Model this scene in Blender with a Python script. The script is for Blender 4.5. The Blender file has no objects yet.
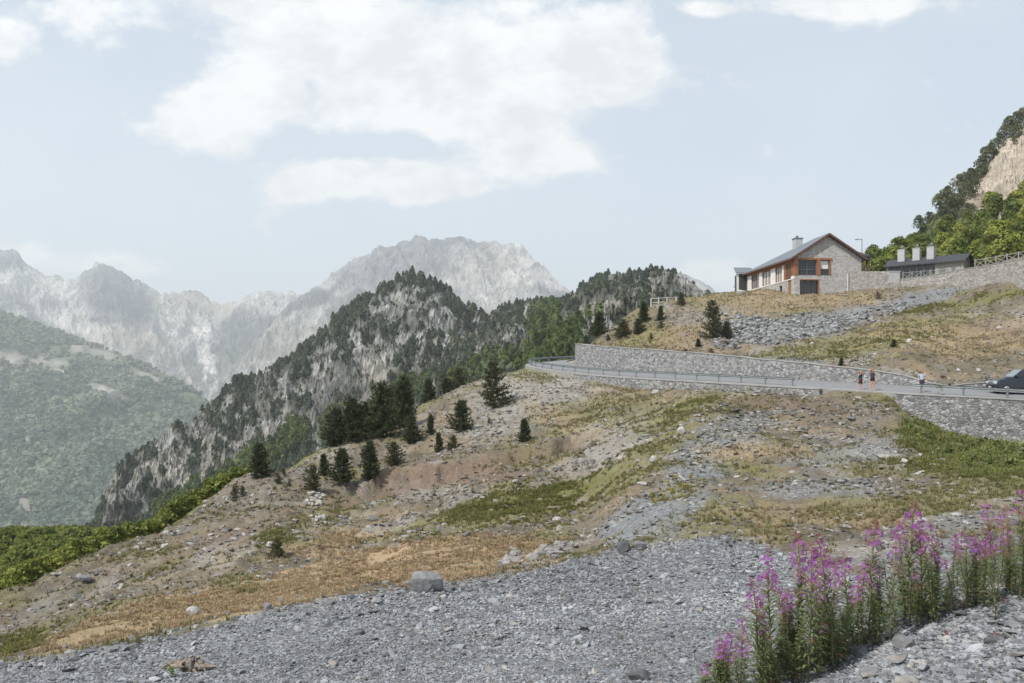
import bpy, math, random
import numpy as np
from math import radians, pi, sin, cos, atan2, sqrt
from mathutils import Vector, Matrix

random.seed(7)
RNG = np.random.default_rng(11)
SC = bpy.context.scene
COL = SC.collection
F, HX, HY = 800.0, 512.0, 372.0            # focal length in pixels, principal column, horizon row

def at(px, y, d):
    return Vector(((px - HX) / F * d, d, (HY - y) / F * d))

# ------------------------------------------------------------------ noise
def _hash(ix, iy, seed):
    h = (ix.astype(np.int64) * 374761393 + iy.astype(np.int64) * 668265263 + seed * 974634777) & 0xffffffff
    h = ((h ^ (h >> 13)) * 1274126177) & 0xffffffff
    h = h ^ (h >> 16)
    return (h & 0xffff).astype(np.float64) / 65535.0

def vnoise(x, y, seed=0):
    x = np.asarray(x, float); y = np.asarray(y, float)
    ix = np.floor(x); iy = np.floor(y)
    fx = x - ix; fy = y - iy
    fx = fx * fx * fx * (fx * (fx * 6 - 15) + 10); fy = fy * fy * fy * (fy * (fy * 6 - 15) + 10)
    a = _hash(ix, iy, seed); b = _hash(ix + 1, iy, seed); c = _hash(ix, iy + 1, seed); d = _hash(ix + 1, iy + 1, seed)
    return (a * (1 - fx) + b * fx) * (1 - fy) + (c * (1 - fx) + d * fx) * fy

def fbm(x, y, o=4, seed=0, g=0.5):
    s = 0; a = 1; t = 0
    for k in range(o):
        s = s + a * vnoise(x, y, seed + 17 * k); t += a; a *= g
        x, y = 1.6 * x + 1.2 * y + 3.1, -1.2 * x + 1.6 * y + 7.7
    return s / t

def ridged(x, y, o=4, seed=0, g=0.55):
    s = 0; a = 1; t = 0
    for k in range(o):
        n = 1 - np.abs(2 * vnoise(x, y, seed + 31 * k) - 1)
        s = s + a * n * n; t += a; a *= g
        x, y = 1.6 * x + 1.2 * y + 1.3, -1.2 * x + 1.6 * y + 5.9
    return s / t

def sstep(a, b, x):
    t = np.clip((x - a) / (b - a), 0, 1)
    return t * t * (3 - 2 * t)

# ------------------------------------------------------------------ object helpers
def tag(o, label=None, cat=None, group=None, kind=None):
    if label: o['label'] = label
    if cat: o['category'] = cat
    if group: o['group'] = group
    if kind: o['kind'] = kind
    return o

def empty(name, loc, rz=0.0):
    o = bpy.data.objects.new(name, None)
    o.location = loc; o.rotation_euler = (0, 0, rz); o.empty_display_size = 0.3
    COL.objects.link(o)
    return o

def big_mesh(name, V, Fc, mat, parent=None, smooth=False, col=None, attrs=None):
    """V (n,3), Fc (m,k) all faces of one size; col (n,3) point colours."""
    me = bpy.data.meshes.new(name)
    V = np.ascontiguousarray(V, dtype=np.float32); Fc = np.ascontiguousarray(Fc, dtype=np.int32)
    k = Fc.shape[1]
    me.vertices.add(len(V)); me.vertices.foreach_set('co', V.ravel())
    me.loops.add(Fc.size); me.loops.foreach_set('vertex_index', Fc.ravel())
    me.polygons.add(len(Fc))
    me.polygons.foreach_set('loop_start', np.arange(0, Fc.size, k, dtype=np.int32))
    me.polygons.foreach_set('use_smooth', np.full(len(Fc), smooth, dtype=bool))
    me.update(calc_edges=True)
    if col is not None:
        a = me.color_attributes.new('Col', 'FLOAT_COLOR', 'POINT')
        c4 = np.ones((len(V), 4), np.float32); c4[:, :3] = col
        a.data.foreach_set('color', c4.ravel())
    for nm, arr in (attrs or {}).items():
        a = me.attributes.new(nm, 'FLOAT', 'POINT'); a.data.foreach_set('value', np.asarray(arr, np.float32).ravel())
    me.materials.append(mat)
    o = bpy.data.objects.new(name, me); COL.objects.link(o)
    if parent: o.parent = parent
    return o

def copy_tree(o, parent=None):
    c = o.copy(); COL.objects.link(c)
    if parent: c.parent = parent
    for ch in list(o.children):
        copy_tree(ch, c)
    return c

class MB:
    def __init__(self): self.v = []; self.f = []
    def add(self, vs, fs):
        n = len(self.v); self.v += [tuple(p) for p in vs]; self.f += [tuple(i + n for i in f) for f in fs]
        return self
    def box(self, x0, x1, y0, y1, z0, z1):
        return self.add([(x0, y0, z0), (x1, y0, z0), (x1, y1, z0), (x0, y1, z0), (x0, y0, z1), (x1, y0, z1), (x1, y1, z1), (x0, y1, z1)],
                        [(0, 3, 2, 1), (4, 5, 6, 7), (0, 1, 5, 4), (1, 2, 6, 5), (2, 3, 7, 6), (3, 0, 4, 7)])
    def bar(self, a, b, w, h):
        """square bar from a to b, w wide, h high"""
        a = Vector(a); b = Vector(b); d = (b - a).normalized()
        s = d.cross(Vector((0, 0, 1)))
        s = Vector((1, 0, 0)) if s.length < 1e-3 else s.normalized()
        u = s.cross(d).normalized(); s = s * w / 2; u = u * h / 2
        vs = [a - s - u, a + s - u, a + s + u, a - s + u, b - s - u, b + s - u, b + s + u, b - s + u]
        return self.add(vs, [(0, 3, 2, 1), (4, 5, 6, 7), (0, 1, 5, 4), (1, 2, 6, 5), (2, 3, 7, 6), (3, 0, 4, 7)])
    def tube(self, pts, rs, n=6, cap=True):
        pts = [Vector(p) for p in pts]; rings = []
        for i, p in enumerate(pts):
            d = (pts[min(i + 1, len(pts) - 1)] - pts[max(i - 1, 0)]).normalized()
            s = d.cross(Vector((0.13, 0.31, 0.94)))
            s = d.cross(Vector((1, 0, 0))) if s.length < 0.05 else s
            s.normalize(); u = d.cross(s)
            rings.append([p + (s * cos(2 * pi * k / n) + u * sin(2 * pi * k / n)) * rs[i] for k in range(n)])
        vs = [q for r in rings for q in r]; fs = []
        for i in range(len(pts) - 1):
            for k in range(n):
                fs.append((i * n + k, i * n + (k + 1) % n, (i + 1) * n + (k + 1) % n, (i + 1) * n + k))
        if cap:
            fs.append(tuple(range(n))[::-1]); fs.append(tuple(range((len(pts) - 1) * n, len(pts) * n)))
        return self.add(vs, fs)
    def prism(self, poly, axis, a, b):
        """2D polygon extruded along axis ('x','y','z') from a to b"""
        n = len(poly)
        def P(p, t):
            return {'x': (t, p[0], p[1]), 'y': (p[0], t, p[1]), 'z': (p[0], p[1], t)}[axis]
        vs = [P(p, a) for p in poly] + [P(p, b) for p in poly]
        fs = [tuple(range(n)), tuple(range(2 * n - 1, n - 1, -1))]
        fs += [(i, (i + 1) % n, n + (i + 1) % n, n + i) for i in range(n)]
        return self.add(vs, fs)
    def slab(self, pts, t):
        """polygon in 3D thickened downwards by t"""
        n = len(pts); top = [Vector(p) for p in pts]; bot = [p - Vector((0, 0, t)) for p in top]
        return self.add(top + bot, [tuple(range(n)), tuple(range(2 * n - 1, n - 1, -1))] + [(i, n + i, n + (i + 1) % n, (i + 1) % n) for i in range(n)])
    def build(self, name, mat, parent=None, smooth=False, bevel=0):
        me = bpy.data.meshes.new(name); me.from_pydata(self.v, [], self.f)
        me.materials.append(mat)
        if smooth: me.polygons.foreach_set('use_smooth', [True] * len(me.polygons))
        import bmesh
        bm = bmesh.new(); bm.from_mesh(me); bmesh.ops.recalc_face_normals(bm, faces=bm.faces); bm.to_mesh(me); bm.free()
        me.update()
        o = bpy.data.objects.new(name, me); COL.objects.link(o)
        if parent: o.parent = parent
        if bevel:
            m = o.modifiers.new('bevel', 'BEVEL'); m.width = bevel; m.segments = 2; m.limit_method = 'ANGLE'
        return o

# ------------------------------------------------------------------ materials
def new_mat(name):
    m = bpy.data.materials.new(name); m.use_nodes = True
    nt = m.node_tree; b = nt.nodes['Principled BSDF']
    return m, nt, b

def N(nt, typ, **kw):
    n = nt.nodes.new(typ)
    for k, v in kw.items():
        if k.startswith('i_'):
            n.inputs[k[2:].replace('_', ' ')].default_value = v
        else: setattr(n, k, v)
    return n

def mixc(nt, fac, a, b, mode='MIX'):
    n = nt.nodes.new('ShaderNodeMix'); n.data_type = 'RGBA'; n.blend_type = mode; n.clamp_factor = True
    for sock, val in ((n.inputs['Factor'], fac), (n.inputs[6], a), (n.inputs[7], b)):
        if hasattr(val, 'is_output'): nt.links.new(val, sock)
        elif isinstance(val, (int, float)): sock.default_value = val
        else: sock.default_value = (*val, 1)
    return n.outputs[2]

def math_n(nt, op, a, b=0.0, clamp=False):
    n = nt.nodes.new('ShaderNodeMath'); n.operation = op; n.use_clamp = clamp
    for s, v in ((n.inputs[0], a), (n.inputs[1], b)):
        if hasattr(v, 'is_output'): nt.links.new(v, s)
        else: s.default_value = v
    return n.outputs[0]

def maprange(nt, v, a, b, c, d):
    n = nt.nodes.new('ShaderNodeMapRange'); n.clamp = True
    nt.links.new(v, n.inputs[0])
    for i, x in enumerate((a, b, c, d)): n.inputs[i + 1].default_value = x
    return n.outputs[0]

def coords(nt, kind='Object'):
    return nt.nodes.new('ShaderNodeTexCoord').outputs[kind]

def noise_t(nt, vec, scale, detail=4, rough=0.55):
    n = N(nt, 'ShaderNodeTexNoise'); n.inputs['Scale'].default_value = scale
    n.inputs['Detail'].default_value = detail; n.inputs['Roughness'].default_value = rough
    nt.links.new(vec, n.inputs['Vector']); return n.outputs['Fac']

def vor_t(nt, vec, scale, feature='F1', rnd=1.0):
    n = N(nt, 'ShaderNodeTexVoronoi'); n.feature = feature
    n.inputs['Scale'].default_value = scale; n.inputs['Randomness'].default_value = rnd
    nt.links.new(vec, n.inputs['Vector']); return n

def bump(nt, b, height, strength=0.5, dist=0.05):
    n = N(nt, 'ShaderNodeBump'); n.inputs['Strength'].default_value = strength; n.inputs['Distance'].default_value = dist
    nt.links.new(height, n.inputs['Height']); nt.links.new(n.outputs[0], b.inputs['Normal'])

def plain(name, col, rough=0.7, metal=0.0, var=0.25, scale=3.0, bmp=0.0):
    m, nt, b = new_mat(name)
    v = noise_t(nt, coords(nt), scale, 5)
    nt.links.new(mixc(nt, maprange(nt, v, .3, .7, 0, 1), tuple(c * (1 - var) for c in col), tuple(min(1, c * (1 + var)) for c in col)), b.inputs['Base Color'])
    b.inputs['Roughness'].default_value = rough; b.inputs['Metallic'].default_value = metal
    if bmp: bump(nt, b, noise_t(nt, coords(nt), scale * 6, 4), bmp, 0.02)
    return m

def attr_mat(name, rough=0.9, var=0.3, scale=4.0, transl=0.0, spec=0.2, bmp=0.0):
    """colour from the point attribute Col, with grain"""
    m, nt, b = new_mat(name)
    a = N(nt, 'ShaderNodeAttribute'); a.attribute_name = 'Col'
    v = noise_t(nt, coords(nt), scale, 4)
    f = maprange(nt, v, .3, .7, 1 - var, 1 + var)
    vm = nt.nodes.new('ShaderNodeVectorMath'); vm.operation = 'SCALE'
    nt.links.new(a.outputs['Color'], vm.inputs[0]); nt.links.new(f, vm.inputs['Scale'])
    nt.links.new(vm.outputs[0], b.inputs['Base Color'])
    b.inputs['Roughness'].default_value = rough; b.inputs['Specular IOR Level'].default_value = spec
    if bmp: bump(nt, b, v, bmp, 0.05)
    if transl:
        t = N(nt, 'ShaderNodeBsdfTranslucent'); nt.links.new(vm.outputs[0], t.inputs['Color'])
        mx = N(nt, 'ShaderNodeMixShader'); mx.inputs[0].default_value = transl
        out = nt.nodes['Material Output']
        nt.links.new(b.outputs[0], mx.inputs[1]); nt.links.new(t.outputs[0], mx.inputs[2]); nt.links.new(mx.outputs[0], out.inputs['Surface'])
    return m

def stone_wall_mat(name, base, size=0.45, mortar=(.42, .40, .38), var=0.45):
    m, nt, b = new_mat(name)
    tc = coords(nt)
    mp = N(nt, 'ShaderNodeMapping'); mp.inputs['Scale'].default_value = (1, 1, 1.5)
    nt.links.new(tc, mp.inputs[0])
    wob = N(nt, 'ShaderNodeTexNoise'); wob.inputs['Scale'].default_value = 2.2; nt.links.new(mp.outputs[0], wob.inputs['Vector'])
    ad = nt.nodes.new('ShaderNodeVectorMath'); ad.operation = 'MULTIPLY_ADD'; ad.inputs[1].default_value = (.3, .3, .3)
    nt.links.new(wob.outputs['Color'], ad.inputs[0]); nt.links.new(mp.outputs[0], ad.inputs[2])
    vec = ad.outputs[0]
    v = vor_t(nt, vec, 1 / size); e = vor_t(nt, vec, 1 / size, 'DISTANCE_TO_EDGE')
    sep = nt.nodes.new('ShaderNodeSeparateColor'); nt.links.new(v.outputs['Color'], sep.inputs[0])
    lo = tuple(c * (1 - var) for c in base); hi = tuple(min(.8, c * (1 + var)) for c in base)
    c = mixc(nt, sep.outputs[0], lo, hi)
    c = mixc(nt, maprange(nt, sep.outputs[1], .6, 1, 0, .5), c, (base[0] * 1.05, base[1] * .93, base[2] * .78))
    g = noise_t(nt, tc, 9, 4); c = mixc(nt, maprange(nt, g, .35, .7, 0, .35), c, lo)
    c = mixc(nt, maprange(nt, e.outputs['Distance'], .0, .06, 1, 0), c, mortar)
    big = noise_t(nt, tc, .35, 3); c = mixc(nt, maprange(nt, big, .4, .7, 0, .25), c, tuple(x * .6 for x in base))
    nt.links.new(c, b.inputs['Base Color']); b.inputs['Roughness'].default_value = .92
    bump(nt, b, maprange(nt, e.outputs['Distance'], 0, .12, 0, 1), .8, .06)
    return m

def terrain_mat():
    m, nt, b = new_mat('ground_cover')
    a = N(nt, 'ShaderNodeAttribute'); a.attribute_name = 'Col'
    st = N(nt, 'ShaderNodeAttribute'); st.attribute_name = 'stony'
    tc = coords(nt)
    n1 = noise_t(nt, tc, 1.3, 6, .65); n2 = noise_t(nt, tc, 14, 5, .7)
    f = math_n(nt, 'ADD', maprange(nt, n1, .3, .7, .72, 1.12), maprange(nt, n2, .3, .7, -.18, .22))
    vm = nt.nodes.new('ShaderNodeVectorMath'); vm.operation = 'SCALE'
    nt.links.new(a.outputs['Color'], vm.inputs[0]); nt.links.new(f, vm.inputs['Scale'])
    # small stones lying in the soil, each with its own grey
    v = vor_t(nt, tc, 13); w = vor_t(nt, tc, 4.2)
    s1 = nt.nodes.new('ShaderNodeSeparateColor'); nt.links.new(v.outputs['Color'], s1.inputs[0])
    s2 = nt.nodes.new('ShaderNodeSeparateColor'); nt.links.new(w.outputs['Color'], s2.inputs[0])
    def scaled(k, tint=(1, 1, 1)):
        q = nt.nodes.new('ShaderNodeVectorMath'); q.operation = 'MULTIPLY'; nt.links.new(a.outputs['Color'], q.inputs[0]); q.inputs[1].default_value = tuple(k * t for t in tint); return q.outputs[0]
    g1 = mixc(nt, s1.outputs[0], scaled(.5), scaled(1.75, (.96, 1, 1.03)))
    g2 = mixc(nt, s2.outputs[0], (.13, .125, .115), (.36, .345, .32))
    k1 = math_n(nt, 'MULTIPLY', st.outputs['Fac'], maprange(nt, s1.outputs[1], .25, .5, 0, .75))
    c = mixc(nt, k1, vm.outputs[0], g1)
    k2 = math_n(nt, 'MULTIPLY', maprange(nt, w.outputs['Distance'], .28, .34, 1, 0), maprange(nt, s2.outputs[1], .62, .7, 0, 1))
    k2 = math_n(nt, 'MULTIPLY', k2, math_n(nt, 'MULTIPLY', st.outputs['Fac'], .85))
    c = mixc(nt, k2, c, g2)
    nt.links.new(c, b.inputs['Base Color']); b.inputs['Roughness'].default_value = .95; b.inputs['Specular IOR Level'].default_value = .15
    h = math_n(nt, 'ADD', math_n(nt, 'MULTIPLY', v.outputs['Distance'], -.6), math_n(nt, 'MULTIPLY', n2, .9))
    h = math_n(nt, 'ADD', h, math_n(nt, 'MULTIPLY', k2, .8))
    bump(nt, b, h, .8, .06)
    return m

def rock_mat(name, scale, var=.35, bmp=.6, dist=6.0, warm=(.50, .46, .41), stretch=.35):
    """limestone faces: colour attribute broken by strata, cracks and streaks"""
    m, nt, b = new_mat(name)
    a = N(nt, 'ShaderNodeAttribute'); a.attribute_name = 'Col'
    rk = N(nt, 'ShaderNodeAttribute'); rk.attribute_name = 'rock'
    tc = coords(nt)
    mp = N(nt, 'ShaderNodeMapping'); mp.inputs['Scale'].default_value = (1, 1, stretch); nt.links.new(tc, mp.inputs[0])
    n1 = noise_t(nt, mp.outputs[0], scale, 8, .68); n2 = noise_t(nt, tc, scale * 5, 5, .7)
    f = math_n(nt, 'ADD', maprange(nt, n1, .32, .68, 1 - var, 1 + var), maprange(nt, n2, .3, .7, -.2, .2))
    vm = nt.nodes.new('ShaderNodeVectorMath'); vm.operation = 'SCALE'
    nt.links.new(a.outputs['Color'], vm.inputs[0]); nt.links.new(f, vm.inputs['Scale'])
    cr = vor_t(nt, mp.outputs[0], scale * 2.2, 'DISTANCE_TO_EDGE')
    k = math_n(nt, 'MULTIPLY', maprange(nt, cr.outputs['Distance'], 0, .07, .55, 0), rk.outputs['Fac'])
    c = mixc(nt, k, vm.outputs[0], (.13, .125, .12))
    k = math_n(nt, 'MULTIPLY', maprange(nt, noise_t(nt, tc, scale * .6, 4), .5, .65, 0, .5), rk.outputs['Fac'])
    c = mixc(nt, k, c, warm)
    nt.links.new(c, b.inputs['Base Color']); b.inputs['Roughness'].default_value = .95; b.inputs['Specular IOR Level'].default_value = .1
    bump(nt, b, math_n(nt, 'ADD', n1, math_n(nt, 'MULTIPLY', n2, .3)), bmp, dist)
    return m

M = {}
M['ground'] = terrain_mat()
M['stones'] = attr_mat('loose_stone', .92, .25, 9, bmp=.5)
M['grass'] = attr_mat('grass_blades', .8, .2, 3, transl=.3)
M['needles'] = attr_mat('pine_needles', .75, .35, 1.2, transl=.3)
M['leaves'] = attr_mat('broad_leaves', .6, .25, .8, transl=.35)
M['far_leaves'] = attr_mat('forest_leaves', .85, .3, .05, transl=.1)
M['bark'] = plain('bark', (.09, .065, .05), .9, bmp=.6)
M['asphalt'] = plain('asphalt', (.20, .20, .205), .9, var=.12, scale=2, bmp=.2)
M['concrete'] = plain('concrete', (.36, .35, .33), .85, var=.12, scale=3, bmp=.2)
M['kerb'] = plain('worn_concrete', (.27, .265, .25), .9, var=.2, scale=1.2, bmp=.2)
M['steel'] = plain('galvanised_steel', (.20, .22, .225), .6, .3, var=.12)
M['roadwall'] = stone_wall_mat('road_wall_stone', (.30, .30, .30), .30, mortar=(.21, .205, .20), var=.6)
M['housewall'] = stone_wall_mat('house_stone', (.45, .43, .41), .32, mortar=(.46, .44, .42), var=.30)
M['terracewall'] = stone_wall_mat('terrace_stone', (.36, .34, .32), .33, mortar=(.34, .33, .31), var=.42)
M['plaster'] = plain('white_plaster', (.66, .65, .63), .85, var=.06)
M['timber'] = plain('orange_timber', (.27, .11, .045), .6, var=.3, scale=2.5)
M['darktimber'] = plain('brown_timber', (.11, .055, .035), .7, var=.3)
M['slate'] = plain('slate_roof', (.135, .155, .175), .6, var=.15, scale=4, bmp=.3)
M['blackroof'] = plain('black_roof', (.035, .037, .043), .6, var=.2, scale=3, bmp=.3)
M['charcoal'] = plain('charcoal_cladding', (.045, .048, .05), .7, var=.2)
M['greywood'] = plain('weathered_wood', (.31, .295, .27), .85, var=.2)
M['whitepaint'] = plain('white_painted_wood', (.52, .51, .49), .7, var=.06)
M['dark_glass'], nt, b = new_mat('dark_glass')
b.inputs['Base Color'].default_value = (.02, .023, .026, 1); b.inputs['Roughness'].default_value = .07; b.inputs['Specular IOR Level'].default_value = .6
M['pale_glass'], nt, b = new_mat('pale_reflecting_glass')
b.inputs['Base Color'].default_value = (.50, .52, .53, 1); b.inputs['Roughness'].default_value = .12; b.inputs['Specular IOR Level'].default_value = .7
M['sky_glass'], nt, b = new_mat('window_glass')
b.inputs['Base Color'].default_value = (.16, .19, .21, 1); b.inputs['Roughness'].default_value = .08; b.inputs['Specular IOR Level'].default_value = .7
M['frame'] = plain('grey_metal_frame', (.16, .165, .17), .5, .3, var=.08)
M['chimney'] = plain('pale_chimney_render', (.40, .40, .40), .85, var=.14)

# ------------------------------------------------------------------ NEAR TERRAIN (one sheet)
TAB = {   # azimuth column -> (distance, image row) of the ground seen in that direction
 -260: [(1.5, 1260), (5, 800), (8, 735), (10, 715), (20, 700), (36, 655), (46, 650), (70, 640), (120, 580), (260, 552)],
 0:    [(1.5, 1260), (5, 790), (8, 690), (9.2, 668), (14, 664), (22, 652), (30, 622), (40, 591), (46, 596), (60, 606), (90, 578), (130, 556), (200, 540), (260, 535)],
 128:  [(1.5, 1260), (5, 780), (7.6, 683), (10.2, 646), (15, 640), (24, 612), (35, 580), (46, 554), (53, 539), (58, 542), (75, 562), (110, 560), (170, 545), (260, 538)],
 256:  [(1.5, 1260), (5, 780), (7.4, 683), (11.6, 617), (17, 607), (26, 580), (38, 545), (52, 507), (64, 479), (68, 475), (72, 481), (95, 515), (160, 530), (260, 530)],
 350:  [(1.5, 1260), (5, 780), (7.4, 683), (12, 600), (18, 592), (28, 565), (38, 541), (50, 515), (58, 495), (64, 472), (74, 446), (80, 440), (86, 456), (120, 500), (260, 520)],
 427:  [(1.5, 1260), (5, 780), (7.4, 683), (12.4, 588), (19, 578), (28, 553), (38, 529), (48, 503), (58, 482), (64, 465), (74, 441), (86, 417), (95, 404), (98, 403), (112, 420), (160, 470), (260, 510)],
 512:  [(1.5, 1260), (5, 780), (7.3, 683), (14, 575), (21, 562), (29, 540), (37, 512), (45, 490), (53, 471), (62, 452), (72, 430), (84, 403), (96, 379), (103, 368), (108, 366), (116, 385), (150, 430), (260, 490)],
 576:  [(1.5, 1260), (5, 780), (7.3, 683), (15, 562), (20, 553), (28, 528), (36, 503), (46, 476), (58, 447), (72, 419), (84, 394), (95, 374), (104, 363), (108, 346), (113, 343), (120, 352), (150, 400), (260, 480)],
 640:  [(1.5, 1260), (5, 780), (7.2, 683), (17, 548), (20, 530), (25, 500), (32, 470), (42, 452), (54, 430), (68, 409), (80, 391), (86, 379), (96, 351), (104, 336), (113, 320), (121, 309), (126, 307), (136, 318), (180, 380), (260, 470)],
 704:  [(1.5, 1260), (5, 780), (7.2, 683), (16, 542), (21, 510), (27, 478), (36, 447), (48, 420), (62, 399), (72, 388), (79, 381), (88, 354), (96, 336), (106, 317), (115, 302), (121, 297), (128, 296), (140, 306), (180, 370), (260, 460)],
 768:  [(1.5, 1260), (5, 770), (7.2, 683), (11.5, 603), (15.5, 552), (20, 516), (27, 480), (36, 450), (50, 418), (62, 396), (71, 385), (80, 362), (90, 343), (103, 321), (115, 302), (121, 293.5), (129, 289), (140, 287.5), (150, 290), (190, 350), (260, 440)],
 832:  [(1.5, 1260), (5, 760), (7.0, 683), (10.5, 600), (14.5, 547), (19, 513), (27, 480), (38, 450), (51, 421), (60, 400), (66, 389), (72, 367), (80, 354), (90, 338), (102, 319), (113, 302), (119, 294.5), (123, 294.5), (140, 290), (160, 287), (200, 310), (260, 400)],
 896:  [(1.5, 1260), (4.6, 760), (6.6, 683), (9.6, 600), (13.5, 545), (19, 508), (27, 477), (38, 450), (50, 428), (60, 397), (68, 371), (75, 357), (84, 342), (95, 324), (107, 305), (117, 290), (119, 284), (123, 281), (140, 287), (152, 286), (172, 278), (200, 265), (260, 280)],
 960:  [(1.5, 1260), (4.2, 760), (6.2, 683), (8.6, 610), (12.5, 550), (18, 506), (26, 476), (37, 458), (50, 444), (57, 440), (59, 402), (66, 383), (72, 370), (82, 349), (93, 329), (104, 309), (110, 292), (113, 285), (116, 273), (135, 275), (145, 276), (165, 268), (200, 245), (260, 240)],
 1024: [(1.5, 1260), (3.9, 760), (5.6, 683), (7.6, 620), (11, 560), (18, 500), (28, 470), (40, 458), (52, 449), (56, 446), (60, 399), (66, 378), (72, 364), (82, 345), (92, 324), (100, 300), (104, 284), (107, 264), (125, 264), (145, 250), (180, 222), (260, 200)],
 1150: [(1.5, 1260), (3.7, 760), (5.2, 683), (7, 630), (10, 565), (18, 492), (30, 468), (42, 457), (54, 446), (59, 404), (66, 375), (74, 356), (85, 336), (92, 315), (98, 285), (103, 247), (125, 240), (160, 200), (260, 160)],
 1420: [(1.5, 1260), (3.7, 760), (5.2, 690), (8, 620), (12, 560), (20, 490), (34, 455), (50, 432), (60, 400), (70, 360), (85, 320), (98, 270), (104, 230), (140, 190), (260, 130)],
}
keys = sorted(TAB)
PX = np.concatenate([np.arange(-700, -60, 8), np.arange(-60, 1090, 2.0), np.arange(1090, 1730, 8)])
D = np.exp(np.linspace(math.log(1.5), math.log(260), 700))
prof = np.array([np.interp(np.log(D), np.log([p[0] for p in TAB[k]]), [(HY - p[1]) / F for p in TAB[k]]) for k in keys])   # elevation slope
# smooth (Catmull-like) blend between columns
KX = np.array(keys, float)
def cubic_cols(px):
    px = np.clip(px, KX[0], KX[-1]); out = np.empty((len(px), len(D)))
    m = np.gradient(prof, KX, axis=0)
    i = np.clip(np.searchsorted(KX, px) - 1, 0, len(KX) - 2); h = KX[i + 1] - KX[i]; t = ((px - KX[i]) / h)[:, None]; h = h[:, None]
    return (2 * t**3 - 3 * t**2 + 1) * prof[i] + (t**3 - 2 * t**2 + t) * h * m[i] * .6 + (-2 * t**3 + 3 * t**2) * prof[i + 1] + (t**3 - t**2) * h * m[i + 1] * .6
SL = cubic_cols(PX)
ker = np.array([1, 2, 3, 4, 3, 2, 1], float); ker /= ker.sum()
SL = np.apply_along_axis(lambda r: np.convolve(np.pad(r, 3, 'edge'), ker, 'valid'), 1, SL)
GX = (PX[:, None] - HX) / F * D[None, :]; GY = np.repeat(D[None, :], len(PX), 0)
GZ = SL * D[None, :]

# --- the road: valley-side edge polyline
OUT = [(1420, 409, 60), (1200, 405, 58), (1110, 402.5, 58), (1060, 400.5, 58.3), (1024, 399, 59), (960, 395.8, 60.5), (898, 392.5, 63), (835, 388.7, 66.5), (770, 385, 71.5), (700, 381, 79), (640, 377.6, 86), (600, 375, 92), (565, 371.5, 98.5), (540, 368, 105), (528, 365.2, 112), (531, 363.4, 118), (548, 361.8, 124), (590, 360.4, 130), (660, 359, 134)]
WR = 5.6
P0 = [at(*p) for p in OUT]
# resample with a smooth curve
def smooth_line(P, step=1.0):
    P = np.array(P, float); out = []
    for i in range(len(P) - 1):
        a, b = P[i], P[i + 1]; p = P[max(i - 1, 0)]; q = P[min(i + 2, len(P) - 1)]
        n = max(2, int(np.linalg.norm(b - a) / step))
        for k in range(n):
            t = k / n
            out.append(.5 * ((2 * a) + (b - p) * t + (2 * p - 5 * a + 4 * b - q) * t * t + (3 * a - p - 3 * b + q) * t**3))
    out.append(P[-1]); return np.array(out)
RO = smooth_line(P0)
tan = np.gradient(RO[:, :2], axis=0); tan /= np.linalg.norm(tan, axis=1)[:, None]
nor = np.stack([tan[:, 1], -tan[:, 0]], 1)
RI = RO.copy(); RI[:, :2] += nor * WR; RI[:, 2] += .40
def edge_px(P): return HX + F * P[:, 0] / P[:, 1]
ARC = np.concatenate([[0], np.cumsum(np.linalg.norm(np.diff(RO[:, :2], axis=0), axis=1))])
RPX = edge_px(RO); IPX = edge_px(RI)
i_bend = int(np.argmin(RPX)); 
# height of the wall above the road along the hill side, by azimuth; and of the wall below the road
def on_arc(pairs, pxs):
    s = [ARC[int(np.argmin(np.abs(pxs[:i_bend + 1] - p)))] for p, h in pairs]
    return np.interp(ARC, s, [h for p, h in pairs])
WTOP = on_arc([(1300, .9), (1060, .9), (1010, .85), (950, .15), (925, .35), (905, .85), (860, 1.2), (815, 1.45), (760, 1.85), (700, 2.35), (640, 2.7), (577, 2.75)], IPX)
i_end = int(np.argmin(np.abs(IPX[:i_bend + 1] - 576)))
WLOW = on_arc([(1300, 3.4), (1024, 3.4), (960, 3.1), (915, 2.0), (893, .5), (880, 0), (835, .0), (825, .5), (780, .8), (700, 1.1), (640, 1.0), (600, .6), (560, .3), (528, .2)], RPX)

# lateral distance of every ground point to the road edge
sel = GY > 42
qx = GX[sel]; qy = GY[sel]
best = np.full(qx.shape, 1e9); lat = np.zeros(qx.shape); seg = np.zeros(qx.shape, int); tt = np.zeros(qx.shape)
for i in range(len(RO) - 1):
    a = RO[i, :2]; b = RO[i + 1, :2]; ab = b - a; L2 = ab @ ab
    t = np.clip(((qx - a[0]) * ab[0] + (qy - a[1]) * ab[1]) / L2, 0, 1)
    dx = qx - a[0] - t * ab[0]; dy = qy - a[1] - t * ab[1]; dd = dx * dx + dy * dy
    u = dd < best
    best[u] = dd[u]; seg[u] = i; tt[u] = t[u]
    cr = (dx * ab[1] - dy * ab[0]); lat[u] = (np.sign(cr) * np.sqrt(dd))[u]
def along(A): return A[seg] * (1 - tt) + A[seg + 1] * tt
rz = along(RO[:, 2]); wt = along(WTOP); wl = along(WLOW); arc = along(ARC)
z = GZ[sel]; s = lat
hill = s > WR
near_end = arc > ARC[i_end]                       # round the bend: no wall there
zhill = rz + .40 + wt
blend = sstep(WR + 1.2, WR + 7, s)
zh = zhill * (1 - blend) + z * blend
zh = np.where(s < WR + 1.0, np.where(s < WR + .45, rz + .25, rz + .25 + (s - WR - .45) / .55 * (wt + .1)), zh)
zfree = np.where(s > WR, rz + .3 + (z - rz - .3) * sstep(WR, WR + 5, s), z)
zn = np.where(near_end, zfree, zh)
z2 = np.where(hill, zn, z)
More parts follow.
